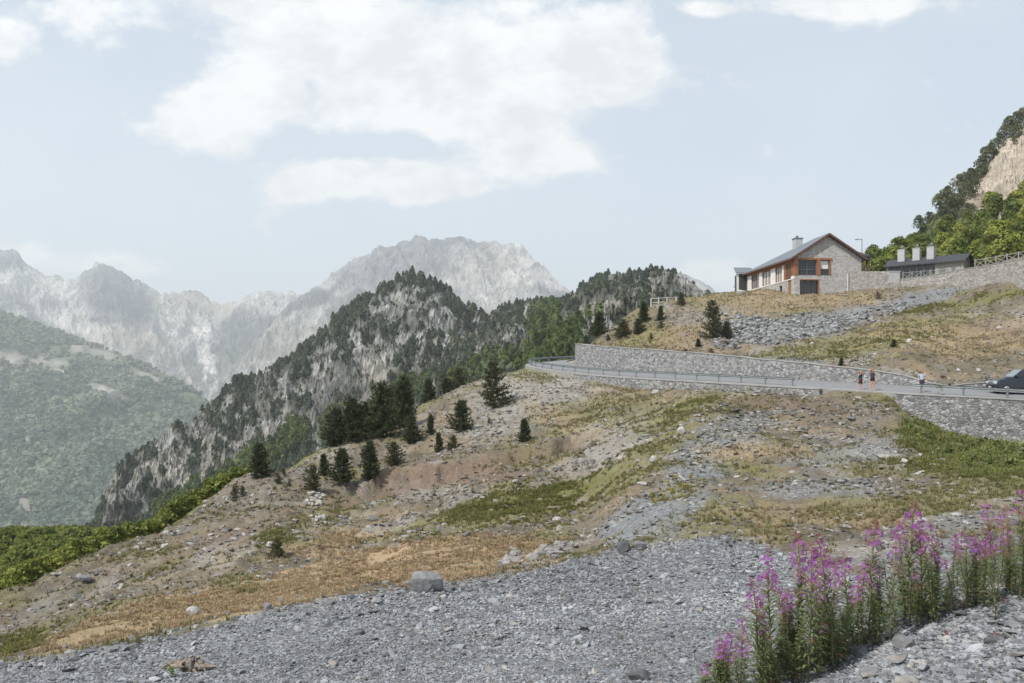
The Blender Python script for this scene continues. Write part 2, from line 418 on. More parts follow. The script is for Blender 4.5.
z2 = np.where((s <= WR) & (s > -.12), rz + .4 * np.clip(s, 0, WR) / WR - .16, z2)
low = (s <= -.12)
bl = sstep(-.55, -7, s)
zlow = rz - .10 - wl - np.clip(-s - .55, 0, 8) * (.18 + .25 * (wl < .3))
z2 = np.where(low, np.where(s > -7, zlow * (1 - bl) + z * bl, z), z2)
z2 = np.where(low & (arc > ARC[i_bend] - 4), np.minimum(rz - .3 - np.clip(-s, 0, 60) * .55, z2), z2)
GZ[sel] = z2
ROADMASK = np.zeros(GX.shape, bool); tmpm = (s <= WR + 1.0) & (s > -1.0); ROADMASK[sel] = tmpm
LAT = np.full(GX.shape, -99.); LAT[sel] = s

GIY = HY - F * GZ / GY                              # image row of each ground point, for the region list
GPX = np.repeat(PX[:, None], len(D), 1)

# --- the gravel bench edge, eroded scarp, spoil ridge and ground roughness
EDGE = [(-400, 720), (0, 666), (100, 648), (250, 616), (330, 602), (427, 589), (512, 575), (570, 563), (620, 551), (680, 541), (725, 536), (765, 546), (800, 560), (860, 575), (930, 562), (1100, 548)]
yedge = np.interp(GPX, [e[0] for e in EDGE], [e[1] for e in EDGE]) + 6 * (fbm(GX * .9, GY * .9, 3, 5) - .5)
gravel = sstep(-3, 4, GIY - yedge) * (GY < 24)
ROUGH = 1 - gravel * .85
ROUGH = np.where(ROADMASK, 0, ROUGH)
nearroad = np.clip(np.minimum(np.abs(LAT), np.abs(LAT - WR)) / 5, 0, 1)
ROUGH = ROUGH * np.where(LAT > -90, nearroad, 1)
houseflat = 1 - np.exp(-(((GX - 47) / 9)**2 + ((GY - 130) / 12)**2))
ROUGH = ROUGH * houseflat
ROUGH = ROUGH * (1 - .7 * np.exp(-((GPX - 990) / 80)**2) * (GY > 30) * (GY < 62))
amp = np.clip(GY / 40, .15, 1)
GZ += ROUGH * amp * (1.25 * (fbm(GX / 7, GY / 7, 4, 3) - .5) + .55 * (ridged(GX / 2.4, GY / 2.4, 3, 9) - .4) + .16 * (fbm(GX / .7, GY / .7, 3, 13) - .5))
GZ += gravel * (.26 * (fbm(GX / 2.1, GY / 2.1, 4, 21) - .5) + .035 * (vnoise(GX / .22, GY / .22, 4) - .5))
# scarp: bare lip in the hollow
lip = 62.5 + 1.6 * (fbm(GX / 3, GX * 0, 3, 44) - .5) * 2 + .10 * (GX + 5)
xw = sstep(-15.5, -11, GX) * (1 - sstep(3.5, 7.5, GX))
GZ += -xw * (.7 + .8 * fbm(GX / 1.5, GY / 1.5, 3, 46)) * (1 - sstep(lip - .25, lip + .25, GY)) * sstep(lip - 9, lip - 2, GY)
GIY = HY - F * GZ / GY
SCARP = xw * np.exp(-((GY - lip + 1.6) / 1.6)**2)

# --- ground cover colours (real albedo of soil, gravel, dry and green grass)
C_ = dict(soil=(.165, .135, .10), gravel=(.19, .194, .203), dry=(.36, .265, .165), tan=(.29, .22, .132), green=(.15, .15, .055), olive=(.185, .172, .075), red=(.18, .126, .094), pale=(.275, .255, .228), lush=(.145, .15, .055), dark=(.10, .092, .065))
STN = dict(soil=.66, gravel=.9, dry=.08, tan=.3, green=.15, olive=.35, red=.5, pale=.62, lush=.02, dark=.35)
ZONES = [
 ('pale', 530, 395, 80, 34, -22, .9), ('pale', 330, 440, 90, 16, -32, .55), ('pale', 620, 440, 50, 26, -20, .75), ('pale', 580, 465, 40, 12, -20, .6),
 ('soil', 200, 520, 170, 40, -22, .5), ('red', 230, 535, 110, 12, -12, .5), ('red', 455, 475, 75, 10, -2, .95), ('pale', 440, 492, 60, 12, 10, .5), ('red', 110, 560, 30, 14, -30, .6),
 ('dry', 420, 562, 130, 20, -6, .95), ('dry', 270, 592, 130, 20, -14, .9), ('dry', 120, 622, 90, 18, -18, .7), ('tan', 60, 640, 60, 14, -18, .6), ('dry', 330, 545, 60, 10, -12, .55),
 ('soil', 190, 577, 30, 7, -20, .7), ('olive', 240, 582, 26, 12, -10, .7), ('olive', 315, 520, 60, 14, -25, .45), ('green', 275, 540, 20, 8, -20, .6),
 ('green', 525, 503, 88, 17, -13, .95), ('green', 585, 487, 60, 12, -30, .7), ('olive', 480, 522, 90, 10, -6, .5), ('olive', 640, 462, 70, 13, -38, .85), ('olive', 690, 415, 60, 16, -18, .8), ('green', 690, 405, 32, 7, -10, .7), ('olive', 610, 410, 70, 16, -5, .6), ('tan', 560, 420, 50, 14, 20, .5), ('tan', 640, 395, 60, 10, 4, .4),
 ('olive', 520, 460, 50, 8, -8, .5),
 ('gravel', 690, 480, 26, 75, 32, .9), ('gravel', 640, 520, 50, 18, -35, .9), ('gravel', 740, 430, 40, 14, -30, .7), ('gravel', 850, 450, 90, 16, -6, .6), ('gravel', 820, 490, 80, 12, 2, .7),
 ('gravel', 930, 549, 110, 13, -8, .85), ('pale', 860, 548, 60, 9, -4, .6), ('red', 790, 405, 75, 9, 4, .7), ('soil', 860, 420, 60, 14, 8, .6), ('tan', 760, 452, 70, 10, -2, .75), ('olive', 745, 468, 50, 8, 8, .6), ('dark', 745, 480, 36, 7, 4, .5), ('olive', 680, 493, 30, 10, -20, .6), ('tan', 800, 515, 70, 10, 2, .55), ('olive', 760, 470, 26, 6, 4, .6),
 ('olive', 900, 505, 110, 14, -5, .75), ('tan', 880, 522, 80, 14, 5, .7), ('tan', 770, 535, 35, 12, 0, .5), ('lush', 965, 450, 55, 15, 6, .7), ('lush', 1010, 470, 46, 14, 0, .6), ('green', 935, 466, 40, 10, 5, .7), ('olive', 985, 490, 80, 10, 0, .7), ('lush', 920, 432, 26, 8, 12, .8), ('gravel', 940, 525, 60, 12, -10, .6), ('red', 935, 450, 12, 6, 0, .6),
 ('olive', 590, 355, 14, 20, 0, .7), ('olive', 534, 374, 28, 9, 0, .7),
 ('dark', 130, 546, 40, 11, -8, .7), ('olive', 140, 552, 34, 8, -8, .4), ('olive', 165, 567, 34, 6, -25, .5), ('green', 15, 645, 34, 8, -20, .8), ('olive', 60, 622, 60, 6, -20, .4), ('dark', 60, 590, 60, 18, -28, .4), ('pale', 50, 600, 55, 12, -35, .35),
 # the hill above the road
 ('tan', 690, 335, 90, 26, -20, .7), ('olive', 640, 335, 36, 14, -30, .6), ('tan', 740, 295, 70, 9, -3, .9), ('olive', 710, 298, 40, 6, -5, .4), ('gravel', 790, 329, 85, 12, -8, .9), ('gravel', 880, 307, 80, 8, -12, .7), ('tan', 790, 306, 90, 7, -3, .6), ('gravel', 700, 316, 46, 8, -10, .5), ('tan', 830, 298, 80, 6, -2, .7),
 ('olive', 850, 343, 70, 12, -10, .9), ('tan', 950, 338, 95, 22, 0, .95), ('olive', 930, 322, 60, 7, -4, .7), ('olive', 790, 352, 40, 7, -6, .8), ('green', 880, 345, 60, 8, -12, .4), ('red', 1000, 330, 40, 8, 5, .4), ('dark', 925, 356, 28, 5, 5, .6), ('dark', 1000, 362, 30, 6, 0, .55), ('green', 930, 308, 36, 4, -8, .6), ('gravel', 930, 296, 42, 6, -14, .95), ('green', 1000, 296, 40, 6, -10, .6), ('soil', 800, 365, 50, 4, 5, .5), ('gravel', 800, 361, 32, 4, 4, .7),
]
base = np.empty(GX.shape + (3,)); base[:] = C_['soil']; stony = np.full(GX.shape, STN['soil'])
wx = 26 * (fbm(GX / 2.2, GY / 2.2, 4, 61) - .5); wy = 16 * (fbm(GX / 2.2, GY / 2.2, 4, 71) - .5)
brk = .75 * (fbm(GX / .9, GY / .9, 4, 81) - .5) + .65 * (fbm(GX / .28, GY / .28, 3, 83) - .5)
def paint(mask, z):
    global base, stony
    mask = np.clip(mask, 0, 1)
    base = base * (1 - mask[..., None]) + np.array(C_[z]) * mask[..., None]
    stony = stony * (1 - mask) + STN[z] * mask
zw = {k: np.zeros(GX.shape) for k in C_}
_m = fbm(GX / 4.5, GY / 4.5, 5, 201); _m2 = fbm(GX / 3.2, GY / 3.2, 5, 211); _m3 = fbm(GX / 2.0, GY / 2.0, 4, 221)
paint(sstep(.52, .62, _m) * .6, 'olive'); zw['olive'] = sstep(.54, .64, _m) * .35
paint(sstep(.55, .63, _m2) * .65, 'pale'); paint(sstep(.58, .66, _m3) * .5, 'dark'); paint(sstep(.40, .33, _m) * .4, 'tan')
for zn_, cx, cy, rx, ry, rot, stg in ZONES:
    a = radians(rot); dx = GPX + wx - cx; dy = GIY + wy * np.clip(ry / 16, .25, 1) - cy
    u = (dx * cos(a) + dy * sin(a)) / rx; v = (-dx * sin(a) + dy * cos(a)) / ry
    r = np.sqrt(u * u + v * v)
    mk = sstep(1.2, .6, r + brk * 1.3) * stg * (1.0 if zn_ in ('green', 'lush') else .88 if zn_ in ('olive', 'green', 'tan', 'lush') else 1)
    zw[zn_] = np.maximum(zw[zn_] * (1 - mk * .5), mk); paint(mk, zn_)
    for k in zw:
        if k != zn_: zw[k] = zw[k] * (1 - mk * .8)
paint(gravel, 'gravel')
paint(np.clip(SCARP * 1.1, 0, .75) * (.6 + .8 * (brk + .3)), 'red')
for k in zw: zw[k] = zw[k] * (1 - gravel)
base *= (.86 + .28 * fbm(GX / 3.5, GY / 3.5, 4, 91))[..., None]
far_green = sstep(0, 1, (GY > np.interp(GPX, [-700, 0, 128, 256, 350, 427, 512], [44, 44, 56, 70, 80, 101, 110])) * (GPX < 560) * 1.0)
paint(far_green * .9, 'green')
nC, nR = GX.shape
idx = np.arange(nC * nR).reshape(nC, nR)
quads = np.stack([idx[:-1, :-1], idx[1:, :-1], idx[1:, 1:], idx[:-1, 1:]], -1).reshape(-1, 4)
tag(big_mesh('terrain', np.stack([GX, GY, GZ], -1).reshape(-1, 3), quads, M['ground'], smooth=True, col=base.reshape(-1, 3), attrs={'stony': stony.ravel()}), kind='structure')

LD = np.log(D)
def gz(x, y):
    x = np.asarray(x, float); y = np.asarray(y, float)
    c = np.interp(HX + F * x / y, PX, np.arange(nC)); r = np.interp(np.log(y), LD, np.arange(nR))
    c0 = np.clip(c.astype(int), 0, nC - 2); r0 = np.clip(r.astype(int), 0, nR - 2); fc = c - c0; fr = r - r0
    return (GZ[c0, r0] * (1 - fc) + GZ[c0 + 1, r0] * fc) * (1 - fr) + (GZ[c0, r0 + 1] * (1 - fc) + GZ[c0 + 1, r0 + 1] * fc) * fr
def hit(px, y, dmin=5.0):
    c = int(np.argmin(np.abs(PX - px))); r = GIY[c]
    ok = np.where((r <= y) & (D > dmin))[0]
    d = D[ok[0]] if len(ok) else 100.0
    x = (px - HX) / F * d
    return Vector((x, d, float(gz(x, d))))

# scatter helper: bakes many copies of templates into one mesh
def bake(templates, pos, scale, col, rotz=None, tilt=0.0, colvar=0.0, which=None, nrm=None):
    n = len(pos); pos = np.asarray(pos, float); scale = np.asarray(scale, float)
    if scale.ndim == 1: scale = np.repeat(scale[:, None], 3, 1)
    col = np.asarray(col, float)
    if col.ndim == 1: col = np.repeat(col[None], n, 0)
    rotz = RNG.uniform(0, 2 * pi, n) if rotz is None else rotz
    which = RNG.integers(0, len(templates), n) if which is None else which
    VV, FF, CC = [], [], []; off = 0
    for k, tp in enumerate(templates):
        tv, tf = tp[0], tp[1]; tcl = tp[2] if len(tp) > 2 else np.ones(len(tv))
        ii = np.where(which == k)[0]
        if not len(ii): continue
        v = tv[None] * scale[ii][:, None, :]
        if tilt:
            ax = RNG.uniform(-tilt, tilt, (len(ii), 2))
            ca, sa = np.cos(ax[:, :1]), np.sin(ax[:, :1]); y = v[..., 1] * ca - v[..., 2] * sa; zz = v[..., 1] * sa + v[..., 2] * ca
            cb, sb = np.cos(ax[:, 1:]), np.sin(ax[:, 1:]); x = v[..., 0] * cb + zz * sb; zz = -v[..., 0] * sb + zz * cb
            v = np.stack([x, y, zz], -1)
        c, s_ = np.cos(rotz[ii])[:, None], np.sin(rotz[ii])[:, None]
        v = np.stack([v[..., 0] * c - v[..., 1] * s_, v[..., 0] * s_ + v[..., 1] * c, v[..., 2]], -1) + pos[ii][:, None, :]
        m = len(tv)
        FF.append((tf[None] + (np.arange(len(ii)) * m)[:, None, None]).reshape(-1, tf.shape[1]) + off)
        off += len(ii) * m
        cc = col[ii][:, None, :] * tcl[None, :, None]
        if colvar: cc = cc * (1 + RNG.uniform(-colvar, colvar, (len(ii), 1, 1)))
        VV.append(v.reshape(-1, 3)); CC.append(cc.reshape(-1, 3))
    return np.concatenate(VV), np.concatenate(FF), np.clip(np.concatenate(CC), 0, 1)

def ico(sub=0):
    import bmesh
    bm = bmesh.new(); bmesh.ops.create_icosphere(bm, subdivisions=sub + 1, radius=1)
    v = np.array([p.co[:] for p in bm.verts]); f = np.array([[q.index for q in t.verts] for t in bm.faces]); bm.free()
    return v, f
I0, I1, I2 = ico(0), ico(1), ico(2)
def stone_tpl(seed, hi=False, flat=.6):
    r = np.random.default_rng(seed); v, f = (I1 if hi else I0); v = v.copy()
    for _ in range(5 if not hi else 9):                    # slice with random planes: angular broken rock
        n = r.normal(size=3); n /= np.linalg.norm(n); d = r.uniform(.35, .75)
        t = v @ n - d; v -= np.where(t > 0, t, 0)[:, None] * n
    v *= r.uniform(.75, 1.25, 3); v[:, 2] *= flat
    v += r.normal(0, .04, v.shape)
    return v, f
STONES = [stone_tpl(100 + k, False, .55) for k in range(14)]
ROCKS = [stone_tpl(200 + k, True, .75) for k in range(10)]

def grid_pick(w, n, jitter=True):
    """n random ground points with probability proportional to w (per grid vertex, times its ground area)"""
    p = w.ravel() / w.sum(); k = RNG.choice(len(p), n, p=p); c, r = np.divmod(k, nR)
    c = np.clip(c + RNG.uniform(-.5, .5, n), 0, nC - 1.01); r = np.clip(r + RNG.uniform(-.5, .5, n), 0, nR - 1.01)
    px = np.interp(c, np.arange(nC), PX); d = np.exp(np.interp(r, np.arange(nR), LD)); x = (px - HX) / F * d
    c0 = c.astype(int); r0 = r.astype(int)
    return x, d, gz(x, d), px, c0, r0
cellpx = np.gradient(PX)[:, None]
AREA = cellpx / F * GY * np.gradient(D)[None, :]
INV = (GPX > -40) & (GPX < 1064)

# gravel on the bench: thousands of broken stones
w = gravel * AREA * INV * (GY > 4.6) * (GIY < 730) / np.clip(GY / 7, 1, 3)**1.3 * np.clip(fbm(GX / 1.6, GY / 1.6, 3, 141) * 2.6 - .6, .25, 1)
x, y, z, px, c0, r0 = grid_pick(w, 100000)
sz = .010 + .016 * RNG.random(len(x))**2.2 + .05 * (RNG.random(len(x)) > .988) * RNG.random(len(x))
sz *= np.clip(y / 9, .9, 1.5)
sz *= np.where((px > 850) & (y < 11), 1.55, 1)
g = RNG.uniform(.10, .33, len(x)); cl = np.stack([g * .97, g, g * 1.05], -1); warm = RNG.random(len(x)) < .1; cl[warm] *= (1.08, .98, .86)
V, Fc, Cc = bake(STONES, np.stack([x, y, z + sz * .25], -1), np.stack([sz * RNG.uniform(.9, 1.5, len(x)), sz, sz * RNG.uniform(.6, 1, len(x))], -1), cl, tilt=.5)
Cc = Cc * (.72 + .56 * fbm(V[:, 0] / 1.9, V[:, 1] / 1.9, 4, 311))[:, None]
tag(big_mesh('gravel', V, Fc, M['stones'], col=Cc), kind='stuff')
w = AREA * INV * np.exp(-((GIY - yedge - 3) / 7)**2) * (GY < 24) * (GPX < 760)
x, y, z, px, c0, r0 = grid_pick(w, 1100)
sz = .03 + .06 * RNG.random(len(x))**2.5
g = RNG.uniform(.08, .22, len(x)); cl = np.stack([g, g, g * 1.03], -1)
V, Fc, Cc = bake(ROCKS, np.stack([x, y, z + sz * .25], -1), np.stack([sz * RNG.uniform(.9, 1.4, len(x)), sz, sz * .9], -1), cl, tilt=.5)
tag(big_mesh('edge_stones', V, Fc, M['stones'], col=Cc), kind='stuff')
# stones over the slopes
w = (1 - gravel) * AREA * INV * (~ROADMASK) * stony**1.5 * (GY < 125) * (GY > 9) / np.clip(GY / 20, .8, 6)**1.25 * np.clip(fbm(GX / 3, GY / 3, 3, 131) * 3 - .9, .03, 1) * (1 - far_green)
w = w * ((np.abs(LAT) > 1.0) & (np.abs(LAT - WR) > 1.5)) * houseflat**2
x, y, z, px, c0, r0 = grid_pick(w, 26000)
sz = (.035 + .14 * RNG.random(len(x))**4 + .16 * (RNG.random(len(x)) > .99)) * np.clip(y / 35, .5, 1.35)
g = .10 + .24 * RNG.random(len(x))**1.8; cl = np.stack([g * 1.04, g, g * .93], -1)
V, Fc, Cc = bake(STONES, np.stack([x, y, z + sz * .2], -1), np.stack([sz * RNG.uniform(.9, 1.5, len(x)), sz, sz * RNG.uniform(.6, 1, len(x))], -1), cl, tilt=.5)
tag(big_mesh('rubble_stones', V, Fc, M['stones'], col=Cc), kind='stuff')
# block rubble under the house
bw = np.zeros(GX.shape)
for cx, cy, rx, ry, rot, st in [(785, 330, 75, 11, -8, 1), (745, 325, 34, 8, 0, 1), (870, 314, 60, 6, -14, .3)]:
    a = radians(rot); dx = GPX - cx; dy = GIY - cy
    bw = np.maximum(bw, st * sstep(1.2, .6, np.sqrt(((dx * cos(a) + dy * sin(a)) / rx)**2 + ((-dx * sin(a) + dy * cos(a)) / ry)**2) + brk))
bw *= (GY > 76) * (GY < 121) * (GPX > 715)
x, y, z, px, c0, r0 = grid_pick(bw * AREA, 3400)
sz = .10 + .34 * RNG.random(len(x))**2.6
g = RNG.uniform(.11, .30, len(x)); cl = np.stack([g, g, g * 1.0], -1)
V, Fc, Cc = bake(ROCKS, np.stack([x, y, z + sz * .2], -1), np.stack([sz * RNG.uniform(.9, 1.4, len(x)), sz, sz], -1), cl, tilt=.5)
tag(big_mesh('block_rubble', V, Fc, M['stones'], col=Cc), kind='stuff')

# ------------------------------------------------------------------ grass (stuff)
def tuft_tpl(seed, n=9, spread=.35, h=1.0, w=.05, droop=.35):
    r = np.random.default_rng(seed); V, Fq = [], []
    for k in range(n):
        a = r.uniform(0, 2 * pi); q = r.uniform(0, spread); b = np.array([cos(a) * q, sin(a) * q, -.05]); hh = h * r.uniform(.5, 1)
        out = np.array([cos(a + r.normal(0, .6)), sin(a + r.normal(0, .6)), 0]); dr = droop * r.uniform(.3, 1.4)
        side = np.array([-out[1], out[0], 0]) * w * r.uniform(.7, 1.3)
        mid = b + np.array([0, 0, hh * .6]) + out * dr * .3 * hh; tip = b + np.array([0, 0, hh * (1 - dr * .35)]) + out * dr * hh
        i = len(V); V += [b - side, b + side, mid + side * .8, mid - side * .8, tip]; Fq += [(i, i + 1, i + 2), (i, i + 2, i + 3), (i + 3, i + 2, i + 4)]
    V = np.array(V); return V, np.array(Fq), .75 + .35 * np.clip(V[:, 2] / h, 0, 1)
TUFTS = [tuft_tpl(300 + k) for k in range(8)]
gd, gg = [], []
def grass(weights, n, hmin, hmax, col, colv, wide=1.0):
    w = weights * AREA * INV * (GY > 7) * (GY < 130) * (~ROADMASK) / np.clip(GY / 25, .6, 5)**1.1 * np.clip(fbm(GX / 2.2, GY / 2.2, 3, 171) * 3.2 - 1., .04, 1) * houseflat
    x, y, z, px, c0, r0 = grid_pick(w, n)
    h = RNG.uniform(hmin, hmax, n) * np.clip(y / 40, .55, 1.3)
    cl = np.array(col)[None] * (1 + RNG.uniform(-colv, colv, (n, 1))) * (1 + RNG.uniform(-.08, .08, (n, 3)))
    gd.append((np.stack([x, y, z], -1), np.stack([h * wide, h * wide, h], -1), cl))
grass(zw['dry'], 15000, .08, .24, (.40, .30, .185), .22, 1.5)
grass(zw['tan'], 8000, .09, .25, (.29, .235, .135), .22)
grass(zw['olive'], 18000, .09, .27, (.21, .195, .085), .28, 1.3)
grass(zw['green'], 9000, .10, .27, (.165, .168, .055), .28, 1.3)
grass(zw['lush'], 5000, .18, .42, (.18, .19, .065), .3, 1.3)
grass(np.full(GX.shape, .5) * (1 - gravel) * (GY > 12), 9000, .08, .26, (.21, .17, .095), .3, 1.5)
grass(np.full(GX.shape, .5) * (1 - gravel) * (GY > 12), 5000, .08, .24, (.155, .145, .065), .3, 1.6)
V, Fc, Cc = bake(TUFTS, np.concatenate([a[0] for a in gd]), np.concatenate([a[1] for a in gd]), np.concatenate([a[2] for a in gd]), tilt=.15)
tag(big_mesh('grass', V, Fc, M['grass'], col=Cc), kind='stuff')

# ------------------------------------------------------------------ foliage templates
def pine_tpl(seed, H=1.0, R=.36, whorls=15, bushy=1.0):
    """young black pine: branches in whorls, tufts of needles on their outer half. Height 1."""
    r = np.random.default_rng(seed); V, T, Cc = [], [], []
    tr = MB(); tr.tube([(0, 0, -.03), (r.normal(0, .01), r.normal(0, .01), .5), (r.normal(0, .012), r.normal(0, .012), .97)], [.022, .014, .004], 6)
    for k in range(whorls):
        t = .04 + .93 * (k / (whorls - 1))**.95
        prof = (1 - t)**.58 * (.80 + .20 * min(1, t / .15)); nb = int(r.integers(6, 9)) if t < .85 else 4
        a0 = r.uniform(0, 2 * pi)
        for b in range(nb):
            if r.random() < .07: continue
            a = a0 + 2 * pi * b / nb + r.normal(0, .22); L = R * prof * r.uniform(.5, 1.2) * (1 + .22 * sin(a - seed)) + .03
            up = .25 + .55 * t + r.normal(0, .08)
            tip = np.array([cos(a) * L, sin(a) * L, t + L * up * .75]); base_ = np.array([0, 0, t])
            if L > .07: tr.tube([base_, base_ * .4 + tip * .6 - (0, 0, .01), tip], [.006, .004, .002], 3, False)
            nt_ = max(4, int(15 * L / R * bushy + 3))
            for q in range(nt_):
                s = .12 + .88 * (q + r.random()) / nt_
                p = base_ * (1 - s) + tip * s + r.normal(0, .016, 3) - np.array([0, 0, .03 * s * (1 - s)])
                dirn = np.array([cos(a), sin(a), up]) ; sh = r.uniform(.55, 1.35)
                for e in range(6):
                    dv = dirn + r.normal(0, .75, 3) + (0, 0, .35); dv /= np.linalg.norm(dv)
                    ln = r.uniform(.045, .095); sd = np.cross(dv, r.normal(size=3)); sd /= np.linalg.norm(sd); sd *= r.uniform(.012, .020)
                    i = len(V); V += [p - sd * .6, p + sd, p + dv * ln]; T.append((i, i + 1, i + 2)); Cc += [sh * .85, sh * .85, sh * 1.15]
    return (np.array(V), np.array(T), np.array(Cc)), tr

def crown_tpl(seed, n=900, lobes=9, leaf=.055, rx=.42, z0=.22):
    """broadleaf crown, height 1: leaves in the shells of several uneven lobes"""
    r = np.random.default_rng(seed); V, Q, Cc = [], [], []
    tr = MB(); tr.tube([(0, 0, -.04), (r.normal(0, .02), r.normal(0, .02), .35), (r.normal(0, .03), r.normal(0, .03), .7)], [.03, .02, .008], 6)
    L = []
    for k in range(lobes):
        t = k / max(lobes - 1, 1); zc = z0 + .12 + (1 - z0 - .28) * t; rr = rx * (1 - .65 * abs(t - .35)) * r.uniform(.45, .75); a = r.uniform(0, 2 * pi)
        q = rx * .55 * (1 - t * .6); c = np.array([cos(a) * q, sin(a) * q, zc]); L.append((c, rr * np.array([1, 1, .8]), r.uniform(.75, 1.2)))
        tr.tube([(0, 0, max(.1, zc - .25)), c * .8 + np.array([0, 0, zc * .1]), c], [.012, .008, .003], 4, False)
    for k in range(n):
        c, rr, sh = L[r.integers(len(L))]
        d = r.normal(size=3); d /= np.linalg.norm(d); d[2] = d[2] if d[2] > -.5 else -d[2]
        p = c + d * rr * r.uniform(.6, 1.1)**.6
        nrm = d + r.normal(0, .6, 3); nrm /= np.linalg.norm(nrm); t1 = np.cross(nrm, r.normal(size=3)); t1 /= np.linalg.norm(t1); t2 = np.cross(nrm, t1)
        s = leaf * r.uniform(.6, 1.3); i = len(V); b = sh * r.uniform(.75, 1.25)
        V += [p - t1 * s, p + t2 * s * .55, p + t1 * s, p - t2 * s * .55]; Q.append((i, i + 1, i + 2, i + 3)); Cc += [b] * 4
    return (np.array(V), np.array(Q), np.array(Cc)), tr

def far_pine_tpl(seed, layers=7, per=5):
    r = np.random.default_rng(seed); V, T, Cc = [], [], []
    for k in range(layers):
        t = k / layers; rad = .25 * (1 - t)**.7 * r.uniform(.8, 1.15) + .02; a0 = r.uniform(0, 2 * pi); sh = r.uniform(.7, 1.25)
        for b in range(per):
            a = a0 + 2 * pi * b / per + r.normal(0, .2); q = rad * r.uniform(.7, 1.3)
            i = len(V); da = .75
            V += [(cos(a - da) * q, sin(a - da) * q, t + r.normal(0, .02)), (cos(a + da) * q * .9, sin(a + da) * q * .9, t + r.normal(0, .02)), (cos(a) * q * .15, sin(a) * q * .15, min(1, t + .34))]
            T.append((i, i + 1, i + 2)); Cc += [sh] * 3
    return np.array(V), np.array(T), np.array(Cc)
FARP = [far_pine_tpl(400 + k) for k in range(6)]
def far_round_tpl(seed):
    r = np.random.default_rng(seed); v, f = I1[0].copy(), I1[1]
    nrm = 1 + .35 * r.normal(0, 1, len(v)); v = v * np.clip(nrm, .55, 1.5)[:, None] * np.array([.45, .45, .5]) + np.array([0, 0, .45])
    return v, f, .8 + .4 * r.random(len(v))
FARR = [far_round_tpl(500 + k) for k in range(6)]

def linked(name, tpl, mat, colour, parent):
    return big_mesh(name, tpl[0], tpl[1], mat, parent, col=np.clip(np.array(colour)[None] * tpl[2][:, None], 0, 1))

# ------------------------------------------------------------------ ROAD, walls, guard rails
def ribbon(name, L, R, mat, zoff=0.0, kind='structure'):
    n = len(L); V = np.empty((n * 2, 3)); V[0::2] = L; V[1::2] = R; V[:, 2] += zoff
    i = np.arange(n - 1) * 2
    o = big_mesh(name, V, np.stack([i, i + 2, i + 3, i + 1], -1), mat, smooth=True)
    return tag(o, kind=kind) if kind else o
ribbon('road', RO, RI, M['asphalt'])
def lerp_edge(t): return RO * (1 - t) + RI * t
_a, _b = lerp_edge(-.05), lerp_edge(.035); _n = len(RO)
_V = np.concatenate([_a, _b, _b - (0, 0, .45), _a - (0, 0, .45)]); _V[:2 * _n, 2] += .004
_i = np.arange(_n - 1); _F = np.concatenate([np.stack([_i + o, _i + o + 1, _i + p + 1, _i + p], -1) for o, p in ((0, _n), (_n, 2 * _n), (2 * _n, 3 * _n), (3 * _n, 0))])
tag(big_mesh('road_edge_strip', _V, _F, M['kerb']), kind='structure')

def wall_strip(name, idxs, top, bot, t_in, t_out, mat, label, cat, cap=True):
    """thick wall following the road: positions given as lateral metres; top/bot arrays of heights"""
    m = MB(); c = MB()
    def P(i, latm, z): return (RO[i, 0] + nor[i, 0] * latm, RO[i, 1] + nor[i, 1] * latm, z)
    for q in range(len(idxs)):
        i = idxs[q]
        m.v += [P(i, t_in, bot[i]), P(i, t_in, top[i]), P(i, t_out, top[i]), P(i, t_out, bot[i])]
    n = len(idxs)
    for q in range(n - 1):
        a, b_ = q * 4, q * 4 + 4
        for k in range(4): m.f.append((a + k, a + (k + 1) % 4, b_ + (k + 1) % 4, b_ + k))
    m.f += [(0, 1, 2, 3), ((n - 1) * 4 + 3, (n - 1) * 4 + 2, (n - 1) * 4 + 1, (n - 1) * 4)]
    r = empty(name, m.v[0]); r.location = (0, 0, 0)
    m.build('stone_face', mat, r)
    if cap:
        for q in range(n):
            i = idxs[q]; lo, hi = min(t_in, t_out) - .05, max(t_in, t_out) + .05
            c.v += [P(i, lo, top[i] + .003), P(i, lo, top[i] + .06), P(i, hi, top[i] + .06), P(i, hi, top[i] + .003)]
        for q in range(n - 1):
            a, b_ = q * 4, q * 4 + 4
            for k in range(4): c.f.append((a + k, a + (k + 1) % 4, b_ + (k + 1) % 4, b_ + k))
        c.f += [(0, 1, 2, 3), ((n - 1) * 4 + 3, (n - 1) * 4 + 2, (n - 1) * 4 + 1, (n - 1) * 4)]
        c.build('coping', M['kerb'], r)
    return tag(r, label, cat)
iw = list(range(0, i_end + 1))
topw = RO[:, 2] + .40 + WTOP + .16 * (fbm(ARC / 1.7, ARC * 0, 4, 301) - .5)
wall_strip('retaining_wall', iw, topw, RO[:, 2] - .4, WR + .02, WR + 1.1, M['roadwall'], 'long rough grey stone retaining wall along the uphill side of the road', 'wall')
# concrete runs lower along the road edge
def idx_range(p_hi, p_lo): return [i for i in range(i_bend + 1) if p_lo <= RPX[i] <= p_hi]
iR = idx_range(1300, 890)
wall_strip('roadside_wall', iR, RO[:, 2] - .10, RO[:, 2] - WLOW - 1.8, -.80, -.30, M['roadwall'], 'tall pale stone retaining wall under the road below the parked car', 'wall')
iL = idx_range(832, 575)
wall_strip('roadside_wall', iL, RO[:, 2] - .12, RO[:, 2] - WLOW - 1.2, -.80, -.30, M['roadwall'], 'low stone wall under the road along the middle of the bend', 'wall')

